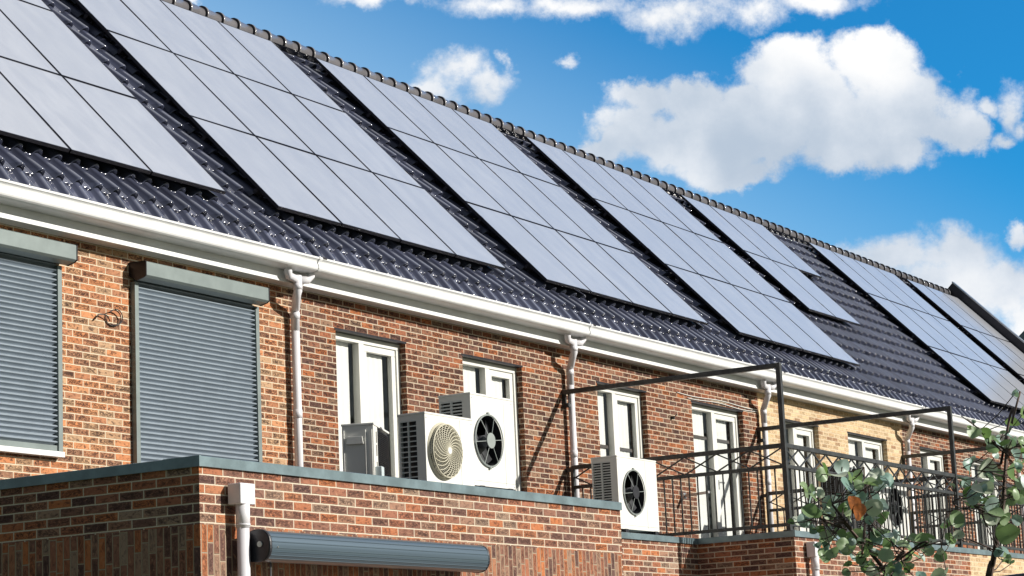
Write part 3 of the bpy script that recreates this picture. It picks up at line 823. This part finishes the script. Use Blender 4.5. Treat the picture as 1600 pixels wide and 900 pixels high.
    if style == 'spokes':
        for rr in (fr*1.02, fr*.985): g_.tube([(cx+rr*math.sin(2*math.pi*k/40), yf-.014, cz+rr*math.cos(2*math.pi*k/40)) for k in range(41)], .0045, 6, cap=False)
        for q in range(6):
            aa = q*math.pi/3+.42
            g_.bar((cx+fr*.2*math.sin(aa), yf-.026, cz+fr*.2*math.cos(aa)), (cx+fr*1.02*math.sin(aa), yf-.012, cz+fr*1.02*math.cos(aa)), .0055, .0055, mi=0)
        for aa in (0, math.pi): g_.box(cx-.012+fr*1.04*math.sin(aa), cx+.012+fr*1.04*math.sin(aa), yf-.02, yf-.001, cz+fr*1.05*math.cos(aa)-.012, cz+fr*1.05*math.cos(aa)+.012)
        g_.tube([(cx, yf-.034, cz), (cx, yf-.022, cz)], fr*.30, 28, mi=1)
        g_.build('fan_guard', [M['hub_grey'], M['hub_grey'] if 'tall' in label_ else M['black_plastic']], t_)
    elif style == 'swirl':
        po = .062  # the guard stands proud of the front like a shallow drum
        for rr in np.linspace(fr*.16, fr*.97, 13):
            g_.tube([(cx+rr*math.sin(2*math.pi*k/36), yf-po+.012*(rr/fr)**3, cz+rr*math.cos(2*math.pi*k/36)) for k in range(37)], .0026, 5, cap=False)
        for q in range(24):
            a0 = q*2*math.pi/24
            g_.tube([(cx+rr*math.sin(a0+1.25*(rr/fr)), yf-po-.002+.012*(rr/fr)**3, cz+rr*math.cos(a0+1.25*(rr/fr))) for rr in np.linspace(fr*.14, fr*.98, 9)], .0042, 5, cap=False)
        for yy in (yf-.01, yf-.03, yf-.048):
            g_.tube([(cx+fr*1.0*math.sin(2*math.pi*k/40), yy, cz+fr*1.0*math.cos(2*math.pi*k/40)) for k in range(41)], .0045, 6, cap=False)
        for k in range(84):
            aa = 2*math.pi*k/84; g_.bar((cx+fr*math.sin(aa), yf, cz+fr*math.cos(aa)), (cx+fr*.99*math.sin(aa), yf-po+.01, cz+fr*.99*math.cos(aa)), .005, .005)
        g_.tube([(cx, yf-po-.008, cz), (cx, yf-po+.01, cz)], fr*.13, 20, mi=1)
        g_.build('fan_guard', [M['unit_beige'], M['unit_white']], t_)
        rg = MB()
        a = disc_pts(cx, cz, fr*1.09, n, yf-.003); b_ = disc_pts(cx, cz, fr*1.03, n, yf-.02); c_ = disc_pts(cx, cz, fr*1.0, n, yf-.001)
        for k in range(n):
            rg.quad([a[k], a[(k+1) % n], b_[(k+1) % n], b_[k]], 0, sm=True); rg.quad([b_[k], b_[(k+1) % n], c_[(k+1) % n], c_[k]], 0, sm=True)
        rg.build('fan_ring', M['unit_beige'], t_)
    if feet:
        for xx in (x0+.12, x1-.12):
            boxpart('foot', M['black_plastic'], t_, xx-.035, xx+.035, yf-.03, yb+.03, z0-.07, z0)
    return t_
# low unit with swirled beige guard
heat_pump(-2.86, -2.10, -3.56, -3.285, 1.80, 2.50, (-2.585, 2.175, .232), 'white heat pump with a swirled beige fan guard, front one above the coping', 'swirl', 'bars')
hp = heat_pump(-1.75, -1.02, -3.33, -2.99, 1.955, 2.80, (-1.468, 2.375, .238), 'tall white heat pump with open dark fan and grey hub, partly behind the swirled one', 'spokes', 'slots')
heat_pump(4.04, 5.02, -1.67, -1.33, 1.945, 2.80, (4.42, 2.385, .262), 'white heat pump with black fan by the start of the black railing', 'spokes', 'slots')
heat_pump(9.98, 11.05, -2.50, -2.12, 2.0, 2.765, (10.56, 2.46, .27), 'white heat pump with black fan seen through the front balcony bars', 'spokes', 'slots')
heat_pump(10.62, 11.35, -1.70, -1.38, 2.0, 3.12, (11.10, 2.92, .2), 'dark grey outdoor unit in front of the yellow house windows', 'spokes', 'slots', body='fan_grey')

# unit seen from behind: service side, terminal box and black coil
def rear_unit():
    x0, x1, y0, y1, z0, z1 = -2.62, -1.86, -2.58, -2.29, 1.80, 2.555
    t_ = empty('heat_pump', (x0, y0, z0-.06), 'white heat pump turned round, its black coil and pipe connections showing', 'heat pump', 'outdoor units on the flat roofs')
    def cas(m_):
        # service side (left) with a recessed panel
        m_.box(x0, x0+.155, y0, y1, z0, z1-.02)
        m_.box(x0+.155, x1, y0+.03, y1, z0, z1-.02)
        m_.box(x0+.155, x0+.19, y0, y0+.03, z0, z1-.02)
    part('casing', M['unit_white'], t_, cas, bevel=.004)
    boxpart('lid', M['unit_white'], t_, x0-.006, x1+.006, y0-.006, y1+.006, z1-.02, z1)
    def sp(m_):
        m_.box(x0-.012, x0-.001, y0+.012, y0+.022, z0+.02, z1-.06); m_.box(x0-.012, x0-.001, y1-.022, y1-.012, z0+.02, z1-.06)
        m_.box(x0-.012, x0-.001, y0+.07, y0+.078, z0+.02, z1-.06)
        m_.ext([(y0+.09, z1-.19), (y1-.04, z1-.19), (y1-.05, z1-.12), (y0+.10, z1-.12)], x0-.028, x0-.001)
    part('service_panel', M['unit_white'], t_, sp, bevel=.003)
    def slot(m_):
        m_.box(x0+.115, x0+.135, y0-.004, y0+.01, z1-.17, z1-.07, 0); m_.box(x0+.115, x0+.135, y0-.004, y0+.01, z1-.29, z1-.19, 0)
        m_.box(x0+.115, x0+.135, y0-.004, y0+.01, z1-.40, z1-.345, 0)
    part('vent_slot', M['blind_dark'], t_, slot)
    boxpart('terminal_box', M['label_blue'], t_, x0+.03, x0+.15, y0-.06, y0-.003, z0+.23, z0+.36)
    def coil(m_):
        m_.box(x0+.19, x1-.01, y0+.002, y0+.028, z0+.02, z1-.04, 0)
        z = z0+.03
        while z < z1-.05: m_.box(x0+.19, x1-.01, y0-.004, y0+.002, z, z+.004, 0); z += .018
    part('coil', M['black_plastic'], t_, coil)
    def pp(m_):
        m_.tube([(x0+.09, y0-.03, z0+.24), (x0+.09, y0-.04, z0+.10)], .012, 10); m_.tube([(x0+.06, y0-.05, z0+.16), (x0+.12, y0-.05, z0+.13)], .016, 10)
    part('valve', M['chrome'], t_, pp)
    def hose(m_):
        m_.tube([(x0+.12, y0-.09, z0+.02), (x0+.02, y0-.13, z0+.10), (x0-.06, y0-.16, z0+.13), (x0-.13, y0-.19, z0+.10), (x0-.17, y0-.22, z0-.04)], [.035, .06, .075, .08, .075], 14)
    part('pipe_insulation', M['black_plastic'], t_, hose)
    t_.rotation_euler.z = R(24); t_.location = (-2.25, -2.60, z0-.06)
rear_unit()

# ------------------------------------------------------------------ balcony railings and beams
YR = -3.02; ZA, ZB_, ZC, ZBEAM = 2.912, 2.660, 1.962, 3.885
def partition(x, label_):
    t_ = empty('balcony_railing', (x, YR, 1.9), label_, 'railing', 'black steel balcony railings')
    boxpart('top_rail', M['rail_black'], t_, x-.025, x+.025, YR+.025, -.12, ZA-.027, ZA+.027)
    boxpart('middle_rail', M['rail_black'], t_, x-.02, x+.02, YR+.025, -.12, ZB_-.022, ZB_+.022)
    boxpart('bottom_rail', M['rail_black'], t_, x-.02, x+.02, YR+.025, -.12, ZC-.02, ZC+.02)
    boxpart('post', M['rail_black'], t_, x-.029, x+.029, YR-.035, YR+.025, 1.875, ZBEAM+.03)
    boxpart('post', M['rail_black'], t_, x-.024, x+.024, -.12, -.075, 1.875, ZA+.02)
    boxpart('foot_plate', M['rail_black'], t_, x-.06, x+.06, YR-.05, YR+.05, 1.885, 1.898)
    boxpart('wall_bracket', M['rail_black'], t_, x-.02, x+.02, -.075, -.002, ZA-.05, ZA)
    bm_ = boxpart('overhead_beam', M['rail_black'], t_, x-.03, x+.03, YR+.025, -.003, ZBEAM-.03, ZBEAM+.03)
    part('beam_bracket', M['rail_black'], t_, lambda m_: (m_.box(x-.012, x+.012, -.05, -.003, ZBEAM-.20, ZBEAM-.022), m_.tube([(x, -.04, ZBEAM-.17), (x, -.10, ZBEAM-.17)], .03, 10)))
    def lat(m_):
        y = YR+.02; c = .4415; k = 0
        while y < -.13:
            y2 = min(y+c, -.12); fz = (y2-y)/c
            m_.bar((x-.004, y, ZB_+.018), (x-.004, y2, ZB_+.018+(ZA-ZB_-.036)*fz), .016, .016); m_.bar((x+.007, y, ZA-.02), (x+.007, y2, ZA-.02-(ZA-ZB_-.036)*fz), .016, .016)
            y += c
    part('lattice', M['rail_black'], t_, lat)
    y = YR+.135
    while y < -.15:
        part('baluster', M['rail_black'], t_, lambda m_: m_.box(x-.0075, x+.0075, y-.0075, y+.0075, ZC+.018, ZB_-.018))
        y += .1155
    return t_
def front_rail(x0, x1, label_):
    t_ = empty('balcony_railing', ((x0+x1)/2, YR, 1.9), label_, 'railing', 'black steel balcony railings')
    y = YR-.0
    a, b_ = x0+.026, x1-.026
    boxpart('top_rail', M['rail_black'], t_, a, b_, y-.025, y+.025, ZA-.027, ZA+.027)
    boxpart('middle_rail', M['rail_black'], t_, a, b_, y-.02, y+.02, ZB_-.022, ZB_+.022)
    boxpart('bottom_rail', M['rail_black'], t_, a, b_, y-.016, y+.016, ZC-.018, ZC+.018)
    def lat(m_):
        c = .428; n = round((b_-a)/c); c = (b_-a)/n
        for k in range(n):
            p, q = a+k*c, a+(k+1)*c
            m_.bar((p, y-.006, ZB_+.018), (q, y-.006, ZA-.018), .016, .016); m_.bar((p, y+.006, ZA-.018), (q, y+.006, ZB_+.018), .016, .016)
    part('lattice', M['rail_black'], t_, lat)
    n = round((b_-a)/.132)
    for k in range(1, n):
        xx = a+(b_-a)*k/n
        part('baluster', M['rail_black'], t_, lambda m_: m_.box(xx-.0075, xx+.0075, y-.0075, y+.0075, ZC+.018, ZB_-.018))
    for xx in ((x0+x1)/2-1.2, (x0+x1)/2+1.2):
        boxpart('foot', M['rail_black'], t_, xx-.02, xx+.02, y-.02, y+.02, 1.88, ZC-.018)
PX = [5.765, 11.60, 17.44, 23.28]
partition(PX[0], 'black side railing with tall post and beam, nearest, left end of the balconies')
partition(PX[1], 'black side railing and beam between the brown and the yellow house')
partition(PX[2], 'black side railing and beam right of the yellow house, mostly behind leaves')
front_rail(PX[0], PX[1], 'front balcony railing with lattice band, between the two tall black posts')
front_rail(PX[1], PX[2], 'front balcony railing right of the second tall post, behind the shrub')
front_rail(PX[2], PX[3], 'front balcony railing farthest to the right, behind leaves')

# ------------------------------------------------------------------ hopper pipes on the extensions
def hopper(x, yw, zt, zb, label_, wd=.135, wl=.26):
    t_ = empty('rainwater_pipe', (x, yw-.09, ZG), label_, 'drainpipe', 'white hopper pipes on the extensions')
    boxpart('hopper', M['pipe_white'], t_, x-wl/2, x+wl/2, yw-.02-wd, yw-.02, zb, zt, bevel=.008)
    def p(m_):
        m_.tube([(x, yw-.085, zb+.02), (x, yw-.085, ZG)], .044, 18)
        m_.tube([(x, yw-.085, zb+.02), (x, yw-.085, zb-.16)], .050, 18)
        m_.tube([(x, yw-.085, zb-.135), (x, yw-.085, zb-.145)], .053, 18)
    part('pipe', M['pipe_white'], t_, p)
    part('pipe_clip', M['pipe_white'], t_, lambda m_: (m_.box(x-.02, x+.02, yw-.04, yw-.002, -.2, -.17), m_.tube([(x, yw-.085, -.2), (x, yw-.085, -.17)], .052, 18)))
hopper(-6.462, -4.313, 1.585, 1.440, 'white drainpipe with square hopper beside the awning cassette', .115, .165)
hopper(6.12, -3.087, 1.755, 1.575, 'white drainpipe with square hopper behind the leaves, under the second extension coping', .115, .165)

# ------------------------------------------------------------------ awning cassette
def awning():
    x0, x1 = -6.375, -3.56; yc, zc = -4.47, 1.152
    t_ = empty('awning', ((x0+x1)/2, -4.313, zc), 'closed grey aluminium awning cassette with black left end cap on the brick wall', 'awning')
    def prof(sc=1.0):
        P_ = []
        for k in range(40):
            a = 2*math.pi*k/40
            P_.append((yc+sc*.11*math.copysign(abs(math.cos(a))**.8, math.cos(a)), zc+sc*.108*math.copysign(abs(math.sin(a))**.85, math.sin(a))))
        return P_
    def body(m_):
        m_.ext(prof(), x0, x1, sm=True, cap=False)
        for (a_, hh) in ((150, .004), (128, .004), (170, .005), (187, .004), (200, .004), (215, .005), (232, .004)):
            a = R(a_); py = yc+.11*math.copysign(abs(math.cos(a))**.8, math.cos(a)); pz = zc+.108*math.copysign(abs(math.sin(a))**.85, math.sin(a))
            m_.box(x0, x1, py-.004, py+.006, pz-hh/2, pz+hh/2)
    part('cassette', M['awning'], t_, body, weld=True)
    def capl(m_): m_.ext(prof(1.08), x0-.032, x0-.001, cap=True)
    ec = part('end_cap', M['black_plastic'], t_, capl, bevel=.012)
    part('end_cap', M['black_plastic'], t_, lambda m_: m_.ext(prof(1.03), x1+.001, x1+.02, cap=True), bevel=.004)
    part('bolt', M['unit_grey'], t_, lambda m_: m_.tube([(x0-.042, yc-.03, zc+.01), (x0-.032, yc-.03, zc+.01)], .020, 14))
    part('screw', M['chrome'], t_, lambda m_: m_.tube([(x0+.06, yc-.11, zc-.012), (x0+.06, yc-.116, zc-.012)], .007, 10))
    for xx in (x0+.35, x1-.35): boxpart('wall_bracket', M['black_plastic'], t_, xx-.06, xx+.06, yc+.07, -4.315, zc-.03, zc+.12)
    part('crank_rod', M['alu'], t_, lambda m_: m_.tube([(x0+.16, -4.44, zc-.10), (x0+.16, -4.42, -.1)], .006, 8))
awning()

# ------------------------------------------------------------------ small things on the walls
def cable_loop():
    m_ = MB()
    m_.tube([(-3.07, -.012, 3.72), (-3.01, -.03, 3.785), (-2.95, -.045, 3.79), (-2.90, -.045, 3.775), (-2.86, -.03, 3.74)], .006, 6)
    pts = [(-2.80+.10*math.cos(t_), -.03-.02*math.sin(t_*.5), 3.775+.075*math.sin(t_)) for t_ in np.linspace(2.6, -3.3, 16)]
    m_.tube(pts, .0055, 6)
    m_.tube([(p[0]+.012, p[1]-.01, p[2]+.008) for p in pts[2:13]], .005, 6)
    o = m_.build('cable', M['black_plastic'], origin=(-2.9, -.02, 3.75)); tag(o, 'loose loop of dark cable on the orange brick wall between the shutters', 'cable')
cable_loop()
for k, (p, q, lb) in enumerate((((8.98, 4.20), (11.66, 4.19), 'upper thin white cable along the brick above the balcony door'), ((9.3, 4.16), (11.66, 4.15), 'lower thin white cable along the brick above the balcony door'))):
    m_ = MB(); m_.tube([(p[0]+(q[0]-p[0])*t_, -.012, p[1]+(q[1]-p[1])*t_-.012*math.sin(t_*9+k)) for t_ in np.linspace(0, 1, 24)], .006, 6)
    tag(m_.build('cable', M['unit_white'], origin=(p[0], 0, p[1])), lb, 'cable', 'thin white cables over the balcony door')
lt = empty('wall_light', (8.98, 0, 2.74), 'small grey wall light on an arm left of the balcony door', 'wall light')
boxpart('bracket', M['alu'], lt, 8.94, 9.02, -.05, -.002, 2.70, 2.78)
part('arm', M['alu'], lt, lambda m_: m_.bar((8.98, -.05, 2.74), (8.99, -.42, 2.76), .05, .035), bevel=.004)
m_ = MB(); m_.box(8.775, 8.80, -.05, -.002, 3.80, 3.84); m_.bar((8.79, -.05, 3.83), (8.79, -.09, 3.86), .01); m_.bar((8.76, -.04, 3.81), (8.82, -.04, 3.82), .01)
tag(m_.build('wall_hook', M['rail_black'], origin=(8.79, 0, 3.82)), 'small black hook on the brown brick wall', 'hook')

# ------------------------------------------------------------------ house beyond the gable
tn = empty('neighbour_house', (47.4, .8, ZG), 'distant dark red brick house with grey coping beyond the gable, at the right edge', 'house')
def nh(m_):
    for xx in (42.4, 52.4): m_.quad([(xx, 5.8, ZG), (xx, 5.8, 9.5), (xx, .8, 13.6), (xx, -4.2, 9.5), (xx, -4.2, ZG)])
    m_.quad([(42.4, -4.2, ZG), (52.4, -4.2, ZG), (52.4, -4.2, 9.5), (42.4, -4.2, 9.5)]); m_.quad([(42.4, 5.8, ZG), (42.4, 5.8, 9.5), (52.4, 5.8, 9.5), (52.4, 5.8, ZG)])
part('wall', M['brick_ext'], tn, nh, uv=True)
def nroof(m_):
    for sg in (1, -1):
        ye = .8+sg*5.35
        m_.quad([(42.2, ye, 9.35), (42.2, .8, 13.78), (52.6, .8, 13.78), (52.6, ye, 9.35)])
        m_.quad([(42.2, ye, 9.10), (42.2, ye, 9.35), (42.2, .8, 13.78), (42.2, .8, 13.53)])
        m_.quad([(42.2, ye, 9.10), (52.6, ye, 9.10), (52.6, ye, 9.35), (42.2, ye, 9.35)])
part('roof', M['zinc'], tn, nroof)

# ------------------------------------------------------------------ garden fence in the foreground
def ray(px, py): return fw*F+r2*(px-800)-u2*(py-450)
def at(px, py, dist):
    q = ray(px, py); return CAM+q.normalized()*dist
A = at(1480, 901, 3.6); Bp = at(1600, 888, 3.45)
dirf = (Bp-A); dirf.z = 0; dirf.normalize()
zf_ = (A.z+Bp.z)/2+.003
tf = empty('garden_fence', (A.x, A.y, ZG), 'top of a black wooden fence in the bottom right corner', 'fence')
fa = A-dirf*.9; fb_ = A+dirf*2.6
part('cap_rail', M['dark_metal'], tf, lambda m_: m_.bar((fa.x, fa.y, A.z-.021-.012), (fb_.x, fb_.y, Bp.z+(Bp.z-A.z)*1.5-.021), .06, .04), bevel=.004)
part('boards', M['dark_metal'], tf, lambda m_: [m_.bar((fa.x+dirf.x*.12*k, fa.y+dirf.y*.12*k, ZG), (fa.x+dirf.x*.12*k, fa.y+dirf.y*.12*k, A.z-.06), .11, .02, upv=dirf.cross(Vector((0, 0, 1)))) for k in range(29)])

# ------------------------------------------------------------------ round-leaved shrub
rng = random.Random(11)
def leaf(m_, c, n_, r_, fold=None, cup=None, upd=None):
    """one roundish leaf with a midrib fold and cupped edge"""
    fold = rng.uniform(.05, .75) if fold is None else fold; cup = rng.uniform(-.35, .5) if cup is None else cup
    n_ = n_.normalized(); a = n_.cross(upd or Vector((rng.uniform(-1, 1), rng.uniform(-1, 1), rng.uniform(-1, 1)))).normalized(); b_ = n_.cross(a)
    base = len(m_.v); K = 14
    asym = rng.uniform(.85, 1.1)
    tw = rng.uniform(-.35, .35)
    rings = [0, .5, 1.0]
    m_.v.append(tuple(c))
    for rr in rings[1:]:
        for k in range(K):
            t_ = 2*math.pi*k/K
            rad = r_*rr*(1-.12*math.cos(t_)**6*(1 if math.cos(t_) < 0 else -.6))*(1+rng.uniform(-.035, .035))
            x_, y_ = math.cos(t_)*rad, math.sin(t_)*rad*asym
            hgt = fold*abs(y_)-cup*(x_*x_+y_*y_)/r_+tw*x_*y_/r_+rng.uniform(-.03, .03)*r_*rr
            m_.v.append(tuple(c+a*x_+b_*y_+n_*hgt))
    for k in range(K):
        k2 = (k+1) % K
        m_.f.append((base, base+1+k, base+1+k2)); m_.mi.append(0); m_.sm.append(True)
        m_.f.append((base+1+k, base+1+K+k, base+1+K+k2, base+1+k2)); m_.mi.append(0); m_.sm.append(True)
def shrub(label_, stems, leaves_, base, D0):
    t_ = empty('round_leaved_shrub', base, label_, 'shrub', 'round-leaved shrubs before the balconies')
    st = MB()
    for pts, r0, r1 in [(p_, a_*.72, b_*.72) for p_, a_, b_ in stems]:
        n_ = len(pts); st.tube(pts, [r0+(r1-r0)*k/(n_-1) for k in range(n_)], 8)
    st.build('stem', M['bark'], t_)
    groups_ = {0: MB(), 1: MB()}
    tw = MB()
    for (c, r_, k) in leaves_:
        n_ = Vector((rng.gauss(-.35, .6), rng.gauss(-.55, .6), rng.gauss(.35, .55)))
        leaf(groups_[k], c, n_, r_)
        # petiole to the nearest stem point
        best = min((Vector(p) for s_ in stems for p in s_[0]), key=lambda p: (p-c).length)
        if (best-c).length < .16: tw.tube([tuple(c), tuple((c+best)/2+Vector((0, 0, -.006))), tuple(best)], .0011, 4, cap=False)
    groups_[0].build('foliage', M['leaf'], t_)
    groups_[1].build('foliage', M['leaf_blue'], t_)['label'] = 'blue-green round leaves'
    tw.build('twigs', M['bark'], t_)
    return t_
def dense(pts, k=6):
    """smooth polyline"""
    out_ = []
    for i in range(len(pts)-1):
        p0, p1, p2, p3 = pts[max(i-1, 0)], pts[i], pts[i+1], pts[min(i+2, len(pts)-1)]
        for j in range(k):
            t_ = j/k; out_.append(tuple(.5*((2*p1)+(p2-p0)*t_+(2*p0-5*p1+4*p2-p3)*t_*t_+(3*p1-3*p2+p0-p3)*t_**3)))
    out_.append(tuple(pts[-1])); return out_
DS = 4.6; MPX = DS/F
def P3(px, py, dd=0.0): return at(px, py, DS+dd)
def cluster(spec, D0=0):
    out_ = []
    for (px, py, sx, sy, n_, r_, k) in spec:
        for _ in range(n_):
            a, b_ = rng.gauss(0, .5), rng.gauss(0, .5)
            out_.append((P3(px+a*sx, py+b_*sy, D0+rng.uniform(-.16, .16)), r_*MPX*rng.uniform(.42, 1.0), k if rng.random() < .8 else 1-k))
    return out_
# left shrub
sA = [dense([P3(1430, 960), P3(1398, 903), P3(1350, 850, .03), P3(1318, 815, .02), P3(1300, 788, -.02)]),]
sA2 = dense([P3(1398, 903), P3(1405, 868, -.05), P3(1440, 848, -.1), P3(1470, 845, -.1)])
sA3 = dense([P3(1350, 850), P3(1352, 812, .05), P3(1358, 770, .08), P3(1350, 730, .1)])
sA4 = dense([P3(1318, 815), P3(1285, 812, -.04), P3(1262, 790, -.06)])
sA5 = dense([P3(1430, 960), Vector((P3(1430, 960).x+.05, P3(1430, 960).y+.05, ZG))], 3)
specA = [(1300, 738, 26, 18, 4, 17, 0), (1316, 728, 20, 12, 2, 20, 0), (1345, 752, 24, 16, 4, 18, 0), (1270, 768, 30, 26, 6, 12, 0), (1258, 805, 30, 20, 7, 13, 1),
         (1282, 800, 36, 22, 6, 14, 0), (1290, 782, 30, 16, 4, 14, 1), (1352, 790, 26, 30, 5, 15, 1), (1372, 760, 26, 26, 5, 15, 1), (1368, 800, 26, 30, 4, 16, 1),
         (1318, 845, 50, 26, 12, 15, 0), (1345, 862, 46, 26, 8, 14, 0), (1290, 858, 22, 22, 4, 14, 0), (1285, 828, 30, 16, 4, 12, 1), (1360, 885, 70, 26, 10, 13, 0), (1400, 890, 60, 22, 9, 14, 0),
         (1345, 850, 34, 20, 4, 13, 1), (1415, 850, 40, 18, 6, 15, 0), (1445, 848, 40, 18, 6, 15, 0), (1425, 870, 50, 26, 5, 13, 0), (1395, 845, 30, 16, 3, 13, 1), (1380, 825, 40, 20, 4, 13, 0), (1425, 898, 60, 14, 6, 12, 1)]
lA = cluster(specA)
bA = P3(1430, 960); bA = (bA.x+.05, bA.y+.05, ZG)
tA = shrub('leafy shoot of the round-leaved shrub under the grey balcony front, with one orange leaf', [(sA[0], .008, .0035), (sA2, .005, .002), (sA3, .004, .002), (sA4, .004, .002), (sA5, .012, .009)], lA, bA, DS)
ol = MB()
for (qx, qy, rr, nn_) in ((1334, 786, 14, (-.5, -.8, .3)), (1342, 800, 13, (-.35, -.9, -.2))):
    leaf(ol, P3(qx, qy, -.2-rr*.001), Vector(nn_), rr*MPX, .55, .3)
M['leaf_orange'] = simple('leaf_orange', (.17, .055, .012), .85, spec=.15, noise=.6, nscale=60)
o = ol.build('leaf', M['leaf_orange'], tA); o['label'] = 'withered orange leaves'
# right shrub
sB = dense([P3(1535, 960, .05), P3(1545, 895, .02), P3(1560, 830), P3(1568, 780), P3(1572, 730), P3(1574, 690), P3(1578, 650, .03), P3(1594, 612, .05)])
sB2 = dense([P3(1562, 820), P3(1530, 795, -.05), P3(1495, 780, -.08), P3(1478, 800, -.1)])
sB3 = dense([P3(1568, 780), P3(1590, 765, .05), P3(1615, 750, .06)])
sB4 = dense([P3(1574, 705), P3(1548, 690, -.02), P3(1532, 672, -.02), P3(1515, 658, 0), P3(1502, 650, 0)])
sB5 = dense([P3(1548, 860), P3(1520, 845, .03), P3(1490, 835, .03)])
sB6 = dense([P3(1570, 745), P3(1545, 738, -.04), P3(1505, 730, -.06)])
bB = P3(1535, 960); bB = (bB.x+.02, bB.y+.05, ZG)
sB7 = dense([P3(1535, 960, .05), Vector(bB)], 3)
specB = [(1508, 722, 8, 5, 1, 24, 1), (1528, 722, 18, 14, 3, 24, 1), (1544, 745, 18, 14, 2, 20, 1), (1545, 788, 30, 26, 5, 26, 1), (1530, 800, 36, 30, 6, 22, 0), (1555, 805, 26, 30, 4, 20, 0), (1540, 780, 40, 26, 5, 20, 0), (1558, 696, 20, 14, 2, 15, 1), (1512, 755, 14, 10, 2, 16, 1),
         (1522, 770, 26, 14, 3, 20, 1), (1500, 815, 22, 20, 3, 18, 0), (1478, 815, 16, 12, 2, 18, 1), (1488, 838, 20, 14, 3, 14, 1), (1572, 850, 16, 18, 3, 15, 1), (1580, 712, 18, 20, 5, 20, 1), (1596, 700, 14, 26, 5, 20, 1),
         (1598, 732, 10, 22, 4, 20, 0), (1585, 765, 20, 16, 5, 18, 0), (1598, 778, 10, 16, 3, 16, 0), (1560, 700, 16, 16, 3, 17, 0), (1546, 690, 22, 14, 4, 17, 0), (1572, 675, 14, 12, 2, 13, 1),
         (1592, 620, 10, 10, 2, 12, 1), (1592, 655, 8, 12, 2, 14, 1), (1500, 752, 40, 20, 4, 12, 0), (1565, 740, 18, 14, 3, 16, 1), (1574, 878, 16, 10, 3, 11, 0), (1560, 868, 20, 16, 2, 12, 1), (1468, 865, 12, 20, 3, 14, 0), (1485, 845, 14, 12, 2, 16, 0),
         (1523, 656, 5, 5, 1, 8, 1), (1513, 667, 6, 6, 1, 6, 0), (1533, 668, 5, 5, 1, 6, 0), (1546, 672, 5, 5, 1, 5, 0), (1530, 680, 9, 7, 1, 5, 0), (1545, 690, 6, 6, 1, 9, 0)]
lB = [(c_, r_*.88, k_) for c_, r_, k_ in cluster(specB) if rng.random() > .15]
shrub('taller leafy shoot with dark leaning stem, at the right edge behind the black fence', [(sB, .009, .003), (sB2, .004, .002), (sB3, .004, .0025), (sB4, .003, .0015), (sB5, .003, .0015), (sB6, .003, .0015), (sB7, .013, .010)], lB, bB, DS)
